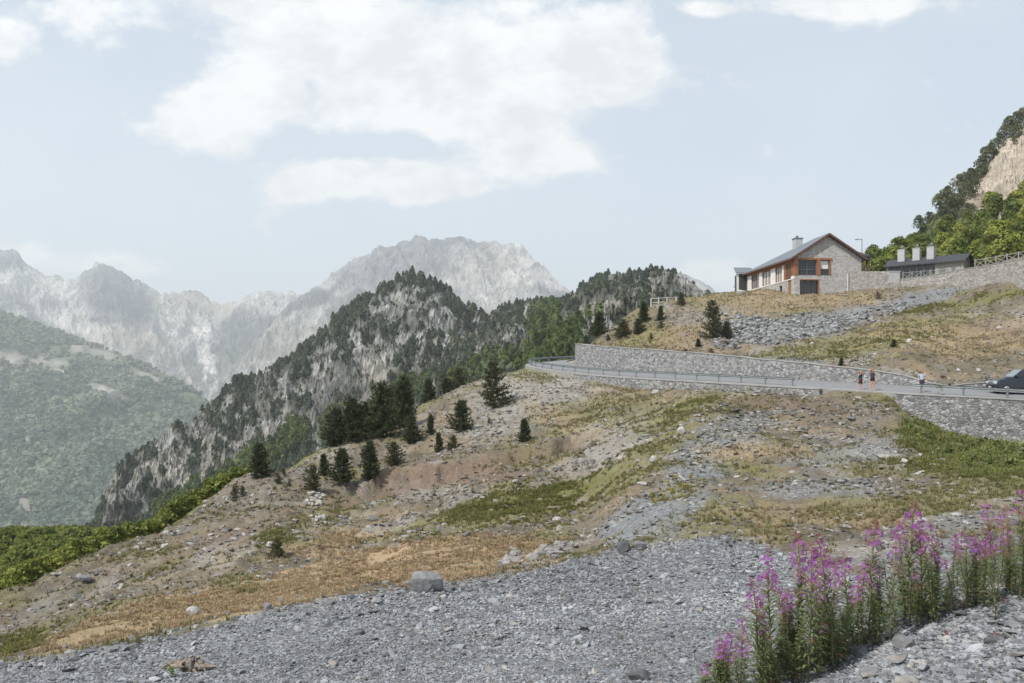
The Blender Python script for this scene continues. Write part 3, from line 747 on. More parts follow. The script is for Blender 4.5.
def guard_rail(idxs, label, spacing=2.9):
    r = tag(empty('guard_rail', (0, 0, 0)), label, 'guard rail', 'steel guard rails along the road')
    lat_ = .28
    pts = [Vector((RO[i, 0] + nor[i, 0] * lat_, RO[i, 1] + nor[i, 1] * lat_, RO[i, 2])) for i in idxs]
    prof_ = [(0, .47), (-.05, .53), (.0, .58), (0, .62), (-.05, .67), (0, .73), (.03, .74), (-.02, .67), (.03, .60), (-.02, .53), (.03, .46)]
    m = MB(); n = len(prof_)
    for q, i in enumerate(idxs):
        m.v += [tuple(pts[q] + Vector((-nor[i, 0] * a, -nor[i, 1] * a, zz))) for a, zz in prof_]
    for q in range(len(idxs) - 1):
        for k in range(n):
            m.f.append((q * n + k, q * n + (k + 1) % n, (q + 1) * n + (k + 1) % n, (q + 1) * n + k))
    m.f += [tuple(range(n)), tuple(range(len(m.v) - 1, len(m.v) - n - 1, -1))]
    m.build('beam', M['steel'], r)
    s0 = ARC[idxs[0]]; s1 = ARC[idxs[-1]]; k = 0; s_ = s0 + .1
    post = None
    while s_ < s1:
        p = [np.interp(s_, ARC, RO[:, j] + (nor[:, j] * (lat_ - .09) if j < 2 else 0)) for j in range(3)]
        if post is None:
            post = MB().box(-.06, .06, -.04, .04, -.2, .72).build('post', M['steel'], r); post.location = p
        else:
            c = post.copy(); COL.objects.link(c); c.parent = r; c.location = p
        s_ += spacing
    return r
guard_rail(idx_range(1300, 898), 'steel guard rail in front of the parked dark car')
i0 = [i for i in range(len(RO)) if i > 0 and (RPX[i] <= 797 or i > i_bend) and i < i_bend + 22]
guard_rail(i0, 'long steel guard rail following the road round its left bend')

# ------------------------------------------------------------------ CAR
def car(loc, rz):
    r = tag(empty('parked_car', loc, rz), 'dark blue estate car facing left on the road behind the rail', 'car')
    paint = plain('dark_car_paint', (.018, .022, .034), .25, .3, var=.08); paint.node_tree.nodes['Principled BSDF'].inputs['Coat Weight'].default_value = .6
    rubber = plain('tyre_rubber', (.02, .02, .02), .9, var=.1); rim = plain('alloy_rim', (.45, .46, .47), .35, .8, var=.05)
    # side outline (x forward, z up) with the widths at each station
    W = .90
    st = [ # x, z bottom, z waist, half width
        (2.28, .38, .62, .62), (2.20, .28, .78, .74), (1.95, .24, .90, .84), (1.45, .24, 1.00, .89), (.95, .24, 1.06, .91), (0, .24, 1.08, .92), (-1.2, .24, 1.10, .92), (-2.0, .26, 1.10, .88), (-2.3, .36, 1.05, .80), (-2.38, .45, .95, .74)]
    m = MB(); k = 8
    for x, zb, zw_, hw in st:
        m.v += [(x, -hw * .86, zb), (x, -hw, zb + .18), (x, -hw * 1.0, zw_ - .22), (x, -hw * .93, zw_), (x, hw * .93, zw_), (x, hw, zw_ - .22), (x, hw, zb + .18), (x, hw * .86, zb)]
    for q in range(len(st) - 1):
        for j in range(k): m.f.append((q * k + j, q * k + (j + 1) % k, (q + 1) * k + (j + 1) % k, (q + 1) * k + j))
    m.f += [tuple(range(k)), tuple(range(len(m.v) - 1, len(m.v) - k - 1, -1))]
    # cabin: roof and pillars
    cab = [(.98, 1.07, .82, 1.07, .82), (.15, 1.07, .84, 1.60, .64), (-.5, 1.07, .85, 1.67, .66), (-1.5, 1.07, .84, 1.64, .65), (-2.1, 1.07, .80, 1.52, .62), (-2.36, 1.0, .74, 1.05, .70)]
    b0 = len(m.v)
    for x, z0, w0, z1, w1 in cab: m.v += [(x, -w0, z0), (x, -w1, z1), (x, w1, z1), (x, w0, z0)]
    for q in range(len(cab) - 1):
        for j in range(3): m.f.append(tuple(b0 + t for t in (q * 4 + j, q * 4 + j + 1, (q + 1) * 4 + j + 1, (q + 1) * 4 + j)))
    m.build('body', paint, r, smooth=False, bevel=.03)
    def pane(name, pts, mat=M['dark_glass']):
        q = [Vector(p) for p in pts]; nn = (q[1] - q[0]).cross(q[2] - q[0]).normalized() * .012
        if nn.dot(sum(q, Vector()) / 4 - Vector((-.6, 0, 1.2))) < 0: nn = -nn
        return MB().add([p + nn for p in q] + [p - nn for p in q], [(0, 1, 2, 3), (7, 6, 5, 4), (0, 4, 5, 1), (1, 5, 6, 2), (2, 6, 7, 3), (3, 7, 4, 0)]).build(name, mat, r)
    pane('windscreen', [(.93, -.74, 1.12), (.93, .74, 1.12), (.2, .58, 1.58), (.2, -.58, 1.58)], M['sky_glass'])
    pane('rear_window', [(-2.34, -.62, 1.12), (-2.34, .62, 1.12), (-2.13, .56, 1.47), (-2.13, -.56, 1.47)])
    for s in (-1, 1):
        pane('side_window', [(.75, s * .83, 1.12), (-.45, s * .85, 1.12), (-.45, s * .672, 1.58), (.1, s * .665, 1.54)])
        pane('side_window', [(-.55, s * .85, 1.12), (-1.35, s * .85, 1.12), (-1.35, s * .67, 1.58), (-.55, s * .675, 1.59)])
        pane('side_window', [(-1.45, s * .845, 1.12), (-2.1, s * .81, 1.14), (-2.02, s * .67, 1.46), (-1.45, s * .67, 1.56)])
        h = MB().add([(2.24, s * .42, .66), (2.18, s * .72, .68), (1.9, s * .84, .84), (2.0, s * .62, .87), (2.16, s * .42, .80)], [(0, 1, 2, 3, 4)])
        h.prism([(0, 0), (.0, .01), (.01, 0)], 'z', .7, .71)
        h = MB().box(1.98, 2.235, min(s * .42, s * .76), max(s * .42, s * .76), .66, .82).build('headlight', M['pale_glass'], r, bevel=.03)
        MB().box(.55, .75, min(s * .9, s * 1.08), max(s * .9, s * 1.08), 1.1, 1.25).build('mirror', paint, r, bevel=.03)
        MB().box(-.05, .15, s * .925 - .015, s * .925 + .015, .86, .89).build('door_handle', M['steel'], r)
        for x in (1.42, -1.42):
            w = MB(); w.tube([(x, s * .70, .33), (x, s * .73, .33), (x, s * .89, .33), (x, s * .92, .33)], [.29, .33, .33, .29], 20)
            ty = w.build('tyre', rubber, r)
            q = MB(); q.tube([(x, s * .915, .33), (x, s * .935, .33)], [.20, .17], 12); q.build('rim', rim, ty)
    MB().box(2.16, 2.262, -.38, .38, .55, .68).build('grille', M['charcoal'], r)
    MB().box(2.25, 2.29, -.26, .26, .40, .51).build('number_plate', M['whitepaint'], r)
    return r
def road_pt(px, latm):
    q = RPX[:i_bend + 1] + 0; i = float(np.interp(-px, -np.maximum.accumulate(q[::-1])[::-1], np.arange(i_bend + 1)))
    k = np.arange(len(RO)); g = lambda A: float(np.interp(i, k, A))
    for _ in range(3):      # walk along the road until the point itself, not the edge, lies in that direction
        x_, y_ = g(RO[:, 0]) + g(nor[:, 0]) * latm, g(RO[:, 1]) + g(nor[:, 1]) * latm
        i += (HX + F * x_ / y_ - px) / max(1., abs(g(np.gradient(RPX))))
    x_, y_ = g(RO[:, 0]) + g(nor[:, 0]) * latm, g(RO[:, 1]) + g(nor[:, 1]) * latm
    return Vector((x_, y_, g(RO[:, 2]) + .4 * latm / WR + .004)), 0
pc, ang = road_pt(1021, 4.2)
co_ = car(pc, radians(172)); co_.scale = (1, 1, 1.2)

# ------------------------------------------------------------------ PEOPLE
def skin_mesh(name, joints, edges, radii, mat, parent, sub=2):
    me = bpy.data.meshes.new(name); me.from_pydata([tuple(j) for j in joints], edges, [])
    me.materials.append(mat)
    o = bpy.data.objects.new(name, me); COL.objects.link(o); o.parent = parent
    m = o.modifiers.new('skin', 'SKIN'); m.use_smooth_shade = True
    if not me.skin_vertices:
        me.attributes.new('x_unused', 'FLOAT', 'POINT')
    if me.skin_vertices:
        for i, rr in enumerate(radii):
            me.skin_vertices[0].data[i].radius = rr if isinstance(rr, tuple) else (rr, rr)
        me.skin_vertices[0].data[0].use_root = True
    s = o.modifiers.new('sub', 'SUBSURF'); s.levels = sub; s.render_levels = sub
    return o
def chain_tube(parts, name, mat, parent, n=10):
    m = MB()
    for pts, rs in parts: m.tube(pts, rs, n)
    return m.build(name, mat, parent, smooth=True)
SKIN = plain('tanned_skin', (.50, .26, .17), .6, var=.08)
def person(loc, rz, H, label, top_c, short_c, hair_c, pose, leg_c=None):
    r = tag(empty('person', loc, rz), label, 'person', 'people standing on the road'); k = H / 1.7
    hip = .90 * k; sh = 1.38 * k
    def V3(x, y, z): return Vector((x, y, z)) * k
    # joints: figure faces -y
    J = dict(pel=V3(0, 0, .93), waist=V3(0, 0, 1.08), chest=V3(0, .01, 1.27), neck=V3(0, .01, 1.43), head0=V3(0, -.01, 1.50), head1=V3(0, -.015, 1.60), head2=V3(0, 0, 1.66))
    for s, nm in ((-1, 'l'), (1, 'r')):
        J['hip' + nm] = V3(s * .09, 0, .88); J['knee' + nm] = V3(s * .10, -.01, .48); J['ank' + nm] = V3(s * .105, .02, .09); J['toe' + nm] = V3(s * .12, -.13, .03)
        J['sho' + nm] = V3(s * .17, .01, 1.38); e, h = pose[nm]; J['elb' + nm] = V3(*e); J['wri' + nm] = V3(*h)
        d = (J['wri' + nm] - J['elb' + nm]).normalized(); J['han' + nm] = J['wri' + nm] + d * .10 * k
    ring = [('pel', .12), ('waist', .095), ('chest', .125), ('neck', .05), ('head0', .075), ('head1', .085), ('head2', .05)]
    names = ['pel', 'waist', 'chest', 'neck', 'head0', 'head1', 'head2']; rad = [.105, .09, .11, .048, .068, .078, .05]
    E = [(0, 1), (1, 2), (2, 3), (3, 4), (4, 5), (5, 6)]
    for nm in 'lr':
        i = len(names); names += ['hip' + nm, 'knee' + nm, 'ank' + nm, 'toe' + nm]; rad += [.082, .055, .036, .03]; E += [(0, i), (i, i + 1), (i + 1, i + 2), (i + 2, i + 3)]
        i = len(names); names += ['sho' + nm, 'elb' + nm, 'wri' + nm, 'han' + nm]; rad += [.05, .038, .026, .03]; E += [(2, i), (i, i + 1), (i + 1, i + 2), (i + 2, i + 3)]
    js = [J[n] for n in names]; rr = [x * k for x in rad]
    # fingers and thumb at the end of each hand, nose and chin on the face
    for nm in 'lr':
        hi = names.index('han' + nm); d = (J['han' + nm] - J['wri' + nm]).normalized(); sd = d.cross(Vector((0, 1, 0.2))).normalized()
        for q, ln in ((-1.5, .055), (-.5, .07), (.5, .065), (1.5, .05)):
            js.append(J['han' + nm] + sd * q * .018 * k + d * ln * k + Vector((0, -.012, 0))); rr.append(.008); E.append((hi, len(js) - 1))
        js.append(J['wri' + nm] + d * .06 * k + sd * .055 * k); rr.append(.009); E.append((names.index('wri' + nm), len(js) - 1))
    js.append(V3(0, -.105, 1.555)); rr.append(.014); E.append((names.index('head1'), len(js) - 1))
    skin_mesh('body', js, E, rr, SKIN, r)
    for s in (-1, 1):
        MB().box(s * .03 - .012, s * .03 + .012, -.094 * k, -.080 * k, 1.585 * k, 1.60 * k).build('eye', M['charcoal'], r)
    tm = plain('cloth_top', top_c, .9, var=.12); sm = plain('cloth_shorts', short_c, .9, var=.12); hm = plain('hair', hair_c, .7, var=.25, scale=20)
    def body_tube(zs, mat, name):
        m = MB(); n = 14
        for z_, a, b_ in zs: m.v += [(a * k * cos(2 * pi * q / n), b_ * k * sin(2 * pi * q / n), z_ * k) for q in range(n)]
        for i in range(len(zs) - 1):
            for q in range(n): m.f.append((i * n + q, i * n + (q + 1) % n, (i + 1) * n + (q + 1) % n, (i + 1) * n + q))
        return m
    m = body_tube([(.95, .165, .125), (1.06, .145, .118), (1.22, .165, .135), (1.34, .175, .125), (1.415, .12, .09)], tm, 'shirt')
    if pose.get('sleeves'):
        for nm in 'lr':
            a, b_ = J['sho' + nm], J['elb' + nm]; m.tube([a * .8 + J['chest'] * .2, a, a + (b_ - a) * .6], [.075 * k, .07 * k, .06 * k], 10)
    m.build('shirt', tm, r, smooth=True)
    m = body_tube([(.84, .18, .13), (.93, .178, .135), (1.0, .158, .124)], sm, 'shorts')
    L = pose.get('short_len', .62)
    for nm in 'lr': 
        a, b_ = J['hip' + nm], J['knee' + nm]; e = a + (b_ - a) * L
        m.tube([a + Vector((0, 0, .05)), a * .5 + e * .5, e], [.098 * k, .088 * k, .078 * k], 10)
    m.build('shorts', sm, r, smooth=True)
    m = MB(); m.tube([V3(0, .02, 1.48), V3(0, .03, 1.56), V3(0, .025, 1.64), V3(0, .02, 1.70)], [.07 * k, .095 * k, .092 * k, .045 * k], 12)
    m.tube([V3(0, .075, 1.60), V3(0, .10, 1.50), V3(0, .095, pose.get('hair_z', 1.38))], [.06 * k, .065 * k, .035 * k], 8)
    m.build('hair', hm, r, smooth=True)
    return r
def stand(px, latm): p, a = road_pt(px, latm); return p
p = stand(860.5, .35); person(p, radians(8), 1.60, 'shorter woman in a dark teal vest with both hands raised to her face', (.02, .045, .055), (.10, .035, .03), (.42, .17, .06),
       dict(l=((-.26, -.08, 1.20), (-.09, -.22, 1.42)), r=((.26, -.08, 1.20), (.09, -.22, 1.42)), short_len=.9))
p = stand(872.5, .35); person(p, radians(-4), 1.76, 'taller woman in dark vest and black shorts with one arm raised to her head', (.045, .035, .04), (.018, .016, .018), (.20, .07, .03),
       dict(l=((-.30, -.05, 1.50), (-.14, -.06, 1.62)), r=((.24, .02, 1.14), (.25, -.05, .90)), short_len=.35))
p = stand(922, 1.3); person(p, radians(-30), 1.68, 'person in a pale blue shirt and dark shorts standing alone behind the rail', (.34, .40, .48), (.03, .035, .06), (.16, .035, .03),
       dict(l=((-.25, .02, 1.14), (-.26, -.08, .90)), r=((.26, 0, 1.15), (.30, -.12, .95)), sleeves=True, short_len=.8))

# ------------------------------------------------------------------ STONE HOUSE
def house():
    A = Vector((42.3, 120, 11.55)); rz = atan2(.079, .997)
    r = tag(empty('stone_house', A, rz), 'large grey stone house with slate roof and orange timber windows on the hilltop', 'house')
    W, L, E_, AP = 10.5, 19.0, 5.75, 9.1; T = .5
    m = MB()
    # gable front, built round the two openings
    m.box(0, .9, 0, T, -2.5, 2.4); m.box(3.9, W, 0, T, -2.5, 2.4); m.box(0, W, 0, T, 2.4, 2.95); m.box(5.75, W, 0, T, 2.95, 5.6)
    m.prism([(0, 5.6), (W, 5.6), (W, E_), (W / 2, AP - .12), (0, E_)], 'y', 0, T)
    m.box(.9, 3.9, 0, T, -2.5, .06)
    # left long wall: stone basement with door and hatch openings, white-edged bays above
    for a, b_, z0, z1 in ((T, 1.0, -2.5, 2.4), (2.2, 4.3, -2.5, 2.55), (5.4, L, -2.5, 2.55), (4.3, 5.4, -2.5, .55), (4.3, 5.4, 1.9, 2.55)):
        m.box(0, T, a, b_, z0, z1)
    m.box(W - T, W, T, L - T, -2.5, E_); m.box(0, W, L - T, L, 0, E_)
    m.build('wall', M['housewall'], r)
    # plaster piers and band of the long side
    q = MB()
    for v0, v1 in ((3.65, 4.3), (7.0, 8.6), (12.3, 13.5), (17.1, L - T)): q.box(-.03, .45, v0, v1, 2.56, 4.95)
    q.box(-.06, .45, 1.0, L - T, 2.41, 2.55 + .005); q.box(-.04, .46, .06, 1.0, 2.42, 2.9)
    q.build('plaster_pier', M['plaster'], r)
    l = MB(); l.box(-.05, .45, .5, L - T, 4.96, 5.7); l.build('lintel', M['timber'], r)
    # timber loggia of the corner
    t = MB(); t.box(.02, .62, -.06, .55, 2.96, 5.3); t.box(3.55, 4.1, -.06, .35, 2.96, 5.3); t.box(.0, 5.95, -.09, .38, 5.31, 5.6); t.box(5.55, 5.75, -.05, .35, 2.96, 5.3)
    t.box(-.04, .4, 2.9, 3.63, 2.56, 4.95); t.box(-.04, .4, .56, .8, 2.91, 4.95)
    t.build('timber_post', M['timber'], r)
    d = MB(); d.box(.05, .3, .81, 2.89, 2.56, 4.95); d.build('timber_panel', M['darktimber'], r)
    def window(name, axis, a0, a1, z0, z1, off, mull, gm, fm=M['frame'], fw=.09, rail=None):
        """a glazed opening; axis 'y' faces the front, 'x' the left side"""
        f = MB()
        def bx(u0, u1, w0, w1, d0, d1):
            if axis == 'y': f.box(u0, u1, off + d0, off + d1, w0, w1)
            else: f.box(off + d0, off + d1, u0, u1, w0, w1)
        bx(a0, a0 + fw, z0, z1, -.04, .08); bx(a1 - fw, a1, z0, z1, -.04, .08); bx(a0 + fw, a1 - fw, z1 - fw, z1, -.04, .08); bx(a0 + fw, a1 - fw, z0, z0 + fw, -.04, .08)
        for k in range(1, mull):
            u = a0 + (a1 - a0) * k / mull; bx(u - .04, u + .04, z0 + fw, z1 - fw, -.03, .07)
        if rail: bx(a0 + fw, a1 - fw, rail - .03, rail + .03, -.035, .065)
        fo = f.build(name, fm, r)
        g = MB()
        if axis == 'y': g.box(a0 + .02, a1 - .02, off + .10, off + .12, z0 + .02, z1 - .02)
        else: g.box(off + .10, off + .12, a0 + .02, a1 - .02, z0 + .02, z1 - .02)
        g.build('pane', gm, fo)
    window('window', 'y', .62, 3.55, 2.96, 5.3, .22, 2, M['dark_glass'], rail=3.85)
    window('window', 'y', 4.1, 5.55, 2.96, 5.3, .18, 1, M['dark_glass'], rail=3.95)
    MB().box(4.22, 5.43, .262, .272, 4.02, 5.18).build('roller_blind', M['plaster'], r)
    window('window', 'y', .9, 3.9, .07, 2.38, .2, 3, M['dark_glass'], M['darktimber'], .14)
    t = MB(); t.box(.9, 4.0, -.05, .15, 2.25, 2.39); t.box(3.76, 3.9, -.05, .15, .1, 2.25); t.build('window_surround', M['timber'], r)
    window('window', 'x', 4.3, 7.0, 2.57, 4.94, .16, 3, M['pale_glass'], M['timber'])
    window('window', 'x', 8.6, 12.3, 2.57, 4.94, .16, 3, M['pale_glass'], M['timber'])
    window('window', 'x', 13.5, 17.1, 2.57, 4.94, .16, 2, M['sky_glass'], M['timber'])
    window('cellar_window', 'x', 4.3, 5.4, .55, 1.9, .2, 1, M['dark_glass'])
    dd = MB().box(.12, .2, 1.0, 2.2, -.2, 2.4).build('door', M['timber'], r); MB().box(.06, .115, 2.0, 2.08, 1.0, 1.1).build('handle', M['steel'], dd)
    # roof: two slopes, hipped at the back
    o = .62; e0 = E_ - o * .64; vr = 4.0
    rf = MB()
    c1, c2, c3, c4 = (-o, -.55, e0 + .2), (W + o, -.55, e0 + .2), (W + o, L + o, e0 + .2), (-o, L + o, e0 + .2)
    R1, R2 = (W / 2, -.55, AP + .2), (W / 2, vr, AP + .2)
    rf.slab([c1, R1, R2, c4], .16); rf.slab([R1, c2, c3, R2], .16); rf.slab([c4, R2, c3], .16)
    rf.build('roof', M['slate'], r)
    bg = MB(); bg.bar((-o, -.6, e0 + .05), (W / 2, -.6, AP + .05), .08, .28); bg.bar((W / 2, -.6, AP + .05), (W + o, -.6, e0 + .05), .08, .28)
    bg.box(-o - .05, -o + .02, -.5, L + o, e0 - .12, e0 + .14)
    bg.build('bargeboard', M['darktimber'], r)
    for k in range(9):
        for s in (0, 1):
            f_ = (k + .5) / 9; x = W / 2 * f_ if s == 0 else W - W / 2 * f_; zz = E_ - .12 + (AP - E_) * f_
            MB().box(x - .08, x + .08, -.5, -.02, zz - .12, zz + .02).build('purlin_end', M['darktimber'], r)
    ch = MB(); ch.box(3.2, 4.35, 6.6, 7.8, 7.2, 9.6); co = ch.build('chimney', M['chimney'], r)
    MB().box(3.12, 4.43, 6.52, 7.88, 9.61, 9.76).build('chimney_cap', M['frame'], co)
    cp = MB(); cp.tube([(3.7, 7.2, 9.7), (3.7, 7.2, 10.05)], [.18, .18], 10); cp.tube([(3.7, 7.2, 10.06), (3.7, 7.2, 10.12)], [.28, .22], 10); cp.build('chimney_pot', M['steel'], co)
    # dark clad annex at the far left end
    an = MB(); an.prism([(-1.55, L + .7), (2.2, L + .7), (2.2, L + 5), (-.35, L + 5)], 'z', -1, 5.6); ao = an.build('annex', M['charcoal'], r)
    ar = MB(); ar.slab([(-1.85, L + .3, 5.75), (2.6, L + .3, 5.75), (2.6, L + 5.3, 7.3), (-.4, L + 5.3, 7.3)], .15); ar.build('annex_roof', M['slate'], ao)
    MB().box(-1.6, -1.2, L + .6, L + .69, -1, 5.58).build('annex_side_wall', M['plaster'], ao)
    MB().box(-2.1, -1.61, L + .62, L + .68, 3.2, 3.35).build('wall_lamp', M['frame'], ao)
    # porch wing at the right
    pw = MB(); pw.slab([(9.6, 11, 9.05), (13.2, 11, 9.05), (16.3, 7.6, 7.2), (9.6, 7.6, 7.2)], .2); pw.slab([(13.2, 11, 9.05), (16.3, 14.4, 7.2), (16.3, 7.6, 7.2)], .2); pw.slab([(9.6, 14.4, 7.2), (16.3, 14.4, 7.2), (13.2, 11, 9.05), (9.6, 11, 9.05)], .2)
    pw.box(10.6, 16.2, 7.7, 14.3, 6.55, 6.99)
    po = pw.build('porch_roof', M['blackroof'], r)
    for u in (15.7, 13.4):
        MB().box(u, u + .35, 8.0, 8.35, 1.5, 6.54).build('porch_post', M['darktimber'] if u > 15 else M['plaster'], r)
    MB().box(10.7, 12.2, 12, 12.3, 1.5, 6.54).build('porch_wall', M['plaster'], r)
    # pale corner pipe
    MB().tube([(8.35, -.07, -.4), (8.35, -.07, 3.3)], [.07, .07], 8).build('drainpipe', M['plaster'], r)
    return r
house()
lp = Vector((57.3, 131, 15.0)); m = tag(empty('street_lamp', lp), 'thin grey lamp post with short arm behind the porch of the stone house', 'lamp post')
MB().tube([(0, 0, -1), (0, 0, 6.75)], [.09, .06], 8).build('pole', M['steel'], m)
MB().bar((0, 0, 6.7), (-.75, 0, 6.75), .09, .09).build('arm', M['steel'], m); MB().box(-1.1, -.6, -.12, .12, 6.62, 6.74).build('lamp_head', M['steel'], m)

# terrace walls of the house
def wall_line(name, pts, t, mat, label, cap=True, group=None):
    r = tag(empty(name, (0, 0, 0)), label, 'wall', group); m = MB(); c = MB()
    P = [(Vector(a), zt, zb) for a, zt, zb in pts]; n = len(P)
    for i, (a, zt, zb) in enumerate(P):
        d = (P[min(i + 1, n - 1)][0] - P[max(i - 1, 0)][0]); nn = Vector((-d.y, d.x)).normalized()
        f, k = a, a + nn * t
        m.v += [(f.x, f.y, zb), (f.x, f.y, zt), (k.x, k.y, zt), (k.x, k.y, zb)]
        f2, k2 = a - nn * .05, a + nn * (t + .05)
        c.v += [(f2.x, f2.y, zt + .003), (f2.x, f2.y, zt + .1), (k2.x, k2.y, zt + .1), (k2.x, k2.y, zt + .003)]
    for q in (m, c):
        for i in range(n - 1):
            for k in range(4): q.f.append((i * 4 + k, i * 4 + (k + 1) % 4, i * 4 + 4 + (k + 1) % 4, i * 4 + 4 + k))
        q.f += [(0, 1, 2, 3), (n * 4 - 1, n * 4 - 2, n * 4 - 3, n * 4 - 4)]
    m.build('stone_face', mat, r)
    if cap: c.build('coping', M['kerb'], r)
    return r
def wpt(px, d, ytop, ybot): return (((px - HX) / F * d, d), (HY - ytop) / F * d, (HY - ybot) / F * d - 1.2)
wall_line('terrace_wall', [wpt(850, 120.2, 271.3, 292), wpt(870, 119.4, 271.3, 291), wpt(889.5, 118.6, 271.3, 289.5)], .6, M['terracewall'], 'stone terrace wall joining the right corner of the house to the gate pier', cap=False)
wall_line('terrace_wall', [wpt(900.8, 118.2, 279.2, 288.5), wpt(915, 117, 277.5, 288), wpt(930, 115.5, 275.5, 287), wpt(945, 114, 272.8, 286), wpt(960, 112, 270, 285), wpt(990, 107.5, 265, 284), wpt(1024, 102.5, 259.3, 283), wpt(1080, 99, 250, 279), wpt(1160, 97, 238, 275)], .6, M['terracewall'], 'long stone terrace wall rising to the right below the black roofed cabin')
wall_line('terrace_wall', [wpt(889.8, 118.55, 282.6, 289), wpt(900.5, 118.25, 282.6, 288.5)], 1.3, M['terracewall'], 'short low stretch of stone wall under the pale gate pier', cap=False)
gp = tag(empty('gate_pier', (0, 0, 0)), 'short pale square pier between the two stone terrace walls', 'pier')
x0 = (889.8 - HX) / F * 118.4; x1 = (900.5 - HX) / F * 118.4
MB().box(x0, x1, 118.5, 119.7, (HY - 283) / F * 118.4, (HY - 271.8) / F * 118.4).build('pier_block', M['chimney'], gp, bevel=.03)
MB().box(x0 - .08, x1 + .08, 118.44, 119.78, (HY - 271.7) / F * 118.4, (HY - 270.8) / F * 118.4).build('pier_cap', M['concrete'], gp)

def x_fence(name, P, h, mat, label, w=.10, group='white wooden fences with crossed braces', xb=True):
    r = tag(empty(name, tuple(P[0])), label, 'fence', group); base_ = Vector(P[0])
    Q = [Vector(p) - base_ for p in P]; up = Vector((0, 0, h))
    for q in Q: MB().box(q.x - w / 2, q.x + w / 2, q.y - w / 2, q.y + w / 2, q.z - .3, q.z + h + .12).build('post', mat, r)
    for a, b_ in zip(Q[:-1], Q[1:]):
        MB().bar(a + up * .97, b_ + up * .97, w * .8, w * .8).build('rail', mat, r)
        if xb:
            MB().bar(a + up * .12, b_ + up * .9, w * .5, w * .6).build('brace', mat, r); MB().bar(a + up * .9 + Vector((0, w * .6, 0)), b_ + up * .12 + Vector((0, w * .6, 0)), w * .5, w * .6).build('brace', mat, r)
        else: MB().bar(a + up * .45, b_ + up * .45, w * .6, w * .6).build('rail', mat, r)
    return r
fp = []
for px, d, y in [(975, 109.9, 267.3), (985.5, 108.4, 265.6), (996, 106.8, 264), (1007, 105.2, 262), (1018.5, 103.5, 260), (1031, 102.2, 258), (1044, 101.5, 256)]:
    q = at(px, y, d + .3); q.z -= .15; fp.append(q)
x_fence('timber_fence', fp, 1.15, M['greywood'], 'pale wooden fence with crossed braces on top of the rising terrace wall')
fp = [at(px, 279.6 - (px - 903) * .085, 121.5) for px in (903, 912, 921, 930, 939, 948)]
for q in fp: q.z -= .3
x_fence('timber_fence', fp, 1.35, M['greywood'], 'pale wooden fence with crossed braces in front of the glass cabin')
fp = [at(px, y, d) for px, y, d in ((651, 309, 119), (658.5, 308.5, 119.3), (667, 308, 119.8), (676, 307.5, 120.5), (684, 307, 121.5))]
plat = tag(empty('viewing_platform', (0, 0, 0)), 'small white slab with railing on the hill edge beside a dark pine', 'platform')
a, c = fp[0], fp[-1]
MB().slab([a + Vector((-.3, -.3, .15)), c + Vector((.3, -.3, .15)), c + Vector((.3, 2.4, .15)), a + Vector((-.3, 2.4, .15))], 1.4).build('slab', M['chimney'], plat)
for q in fp: MB().box(q.x - .07, q.x + .07, q.y - .07, q.y + .07, q.z, q.z + 1.65).build('post', M['whitepaint'], plat)
for i in range(4):
    for hh in (1.55, .95): MB().bar(fp[i] + Vector((0, .02, hh)), fp[i + 1] + Vector((0, .02, hh)), .08, .1).build('rail', M['whitepaint'], plat)

# ------------------------------------------------------------------ BLACK ROOFED CABIN
def cabin():
    A = Vector((70.2, 150, 16.0)); r = tag(empty('long_cabin', A, atan2(-.67, .741)), 'low black roofed cabin with three pale chimneys behind the stone terrace wall', 'cabin')
    L, Dp, E_, AP = 12.9, 6.0, 3.85, 5.1
    w = MB(); w.box(L - .4, L, 0, Dp, -1.5, E_); w.prism([(0, E_), (Dp, E_), (Dp / 2, AP - .15)], 'x', L - .4, L); w.box(0, .3, 0, Dp, -1.5, E_); w.prism([(0, E_), (Dp, E_), (Dp / 2, AP - .15)], 'x', 0, .3); w.box(.3, L - .4, Dp - .3, Dp, -1.5, E_)
    w.build('wall', M['housewall'], r)
    p = MB(); p.box(L - 4.6, L - .45, .02, .25, -1.5, E_); p.build('pale_boarding', M['greywood'], r)
    g = MB(); g.box(L - 1.9, L - 1.3, -.03, .015, .2, 2.7); g.box(L - 3.9, L - 2.9, -.03, .015, .2, 2.7); g.build('narrow_window', M['frame'], r)
    for k in range(7):
        u0 = .4 + k * 1.2
        f = MB(); f.box(u0, u0 + .16, 0, .2, -1.5, E_); f.box(u0 + .16, u0 + 1.2, .03, .12, E_ - .35, E_); fo = f.build('window', M['frame'], r)
        MB().box(u0 + .17, u0 + 1.19, .15, .18, -1.4, E_ - .36).build('pane', M['dark_glass'], fo)
    o = .7
    rf = MB(); z0 = E_ - o * .42 + .2
    rf.slab([(-.4, -o, z0), (L + .5, -o, z0), (L + .5, Dp / 2, AP + .2), (-.4, Dp / 2, AP + .2)], .22); rf.slab([(-.4, Dp / 2, AP + .2), (L + .5, Dp / 2, AP + .2), (L + .5, Dp + o, z0), (-.4, Dp + o, z0)], .22)
    rf.build('roof', M['blackroof'], r)
    for k, u in enumerate((2.15, 4.75, 7.15)):
        c = MB().box(u - .6, u + .6, 1.4, 2.6, 3.9, 6.85).build('chimney', M['chimney'], r)
        MB().box(u - .64, u + .64, 1.36, 2.64, 6.86, 6.98).build('chimney_cap', M['concrete'], c)
        cw = MB(); cw.tube([(u, 2, 6.9), (u, 2, 7.25)], [.22, .2], 8); cw.tube([(u, 2, 7.26), (u + .1, 2, 7.5), (u + .05, 2, 7.75)], [.38, .28, .06], 8); cw.tube([(u - .4, 2, 7.3), (u - .25, 2, 7.45)], [.1, .14], 6); cw.build('chimney_cowl', M['frame'], c)
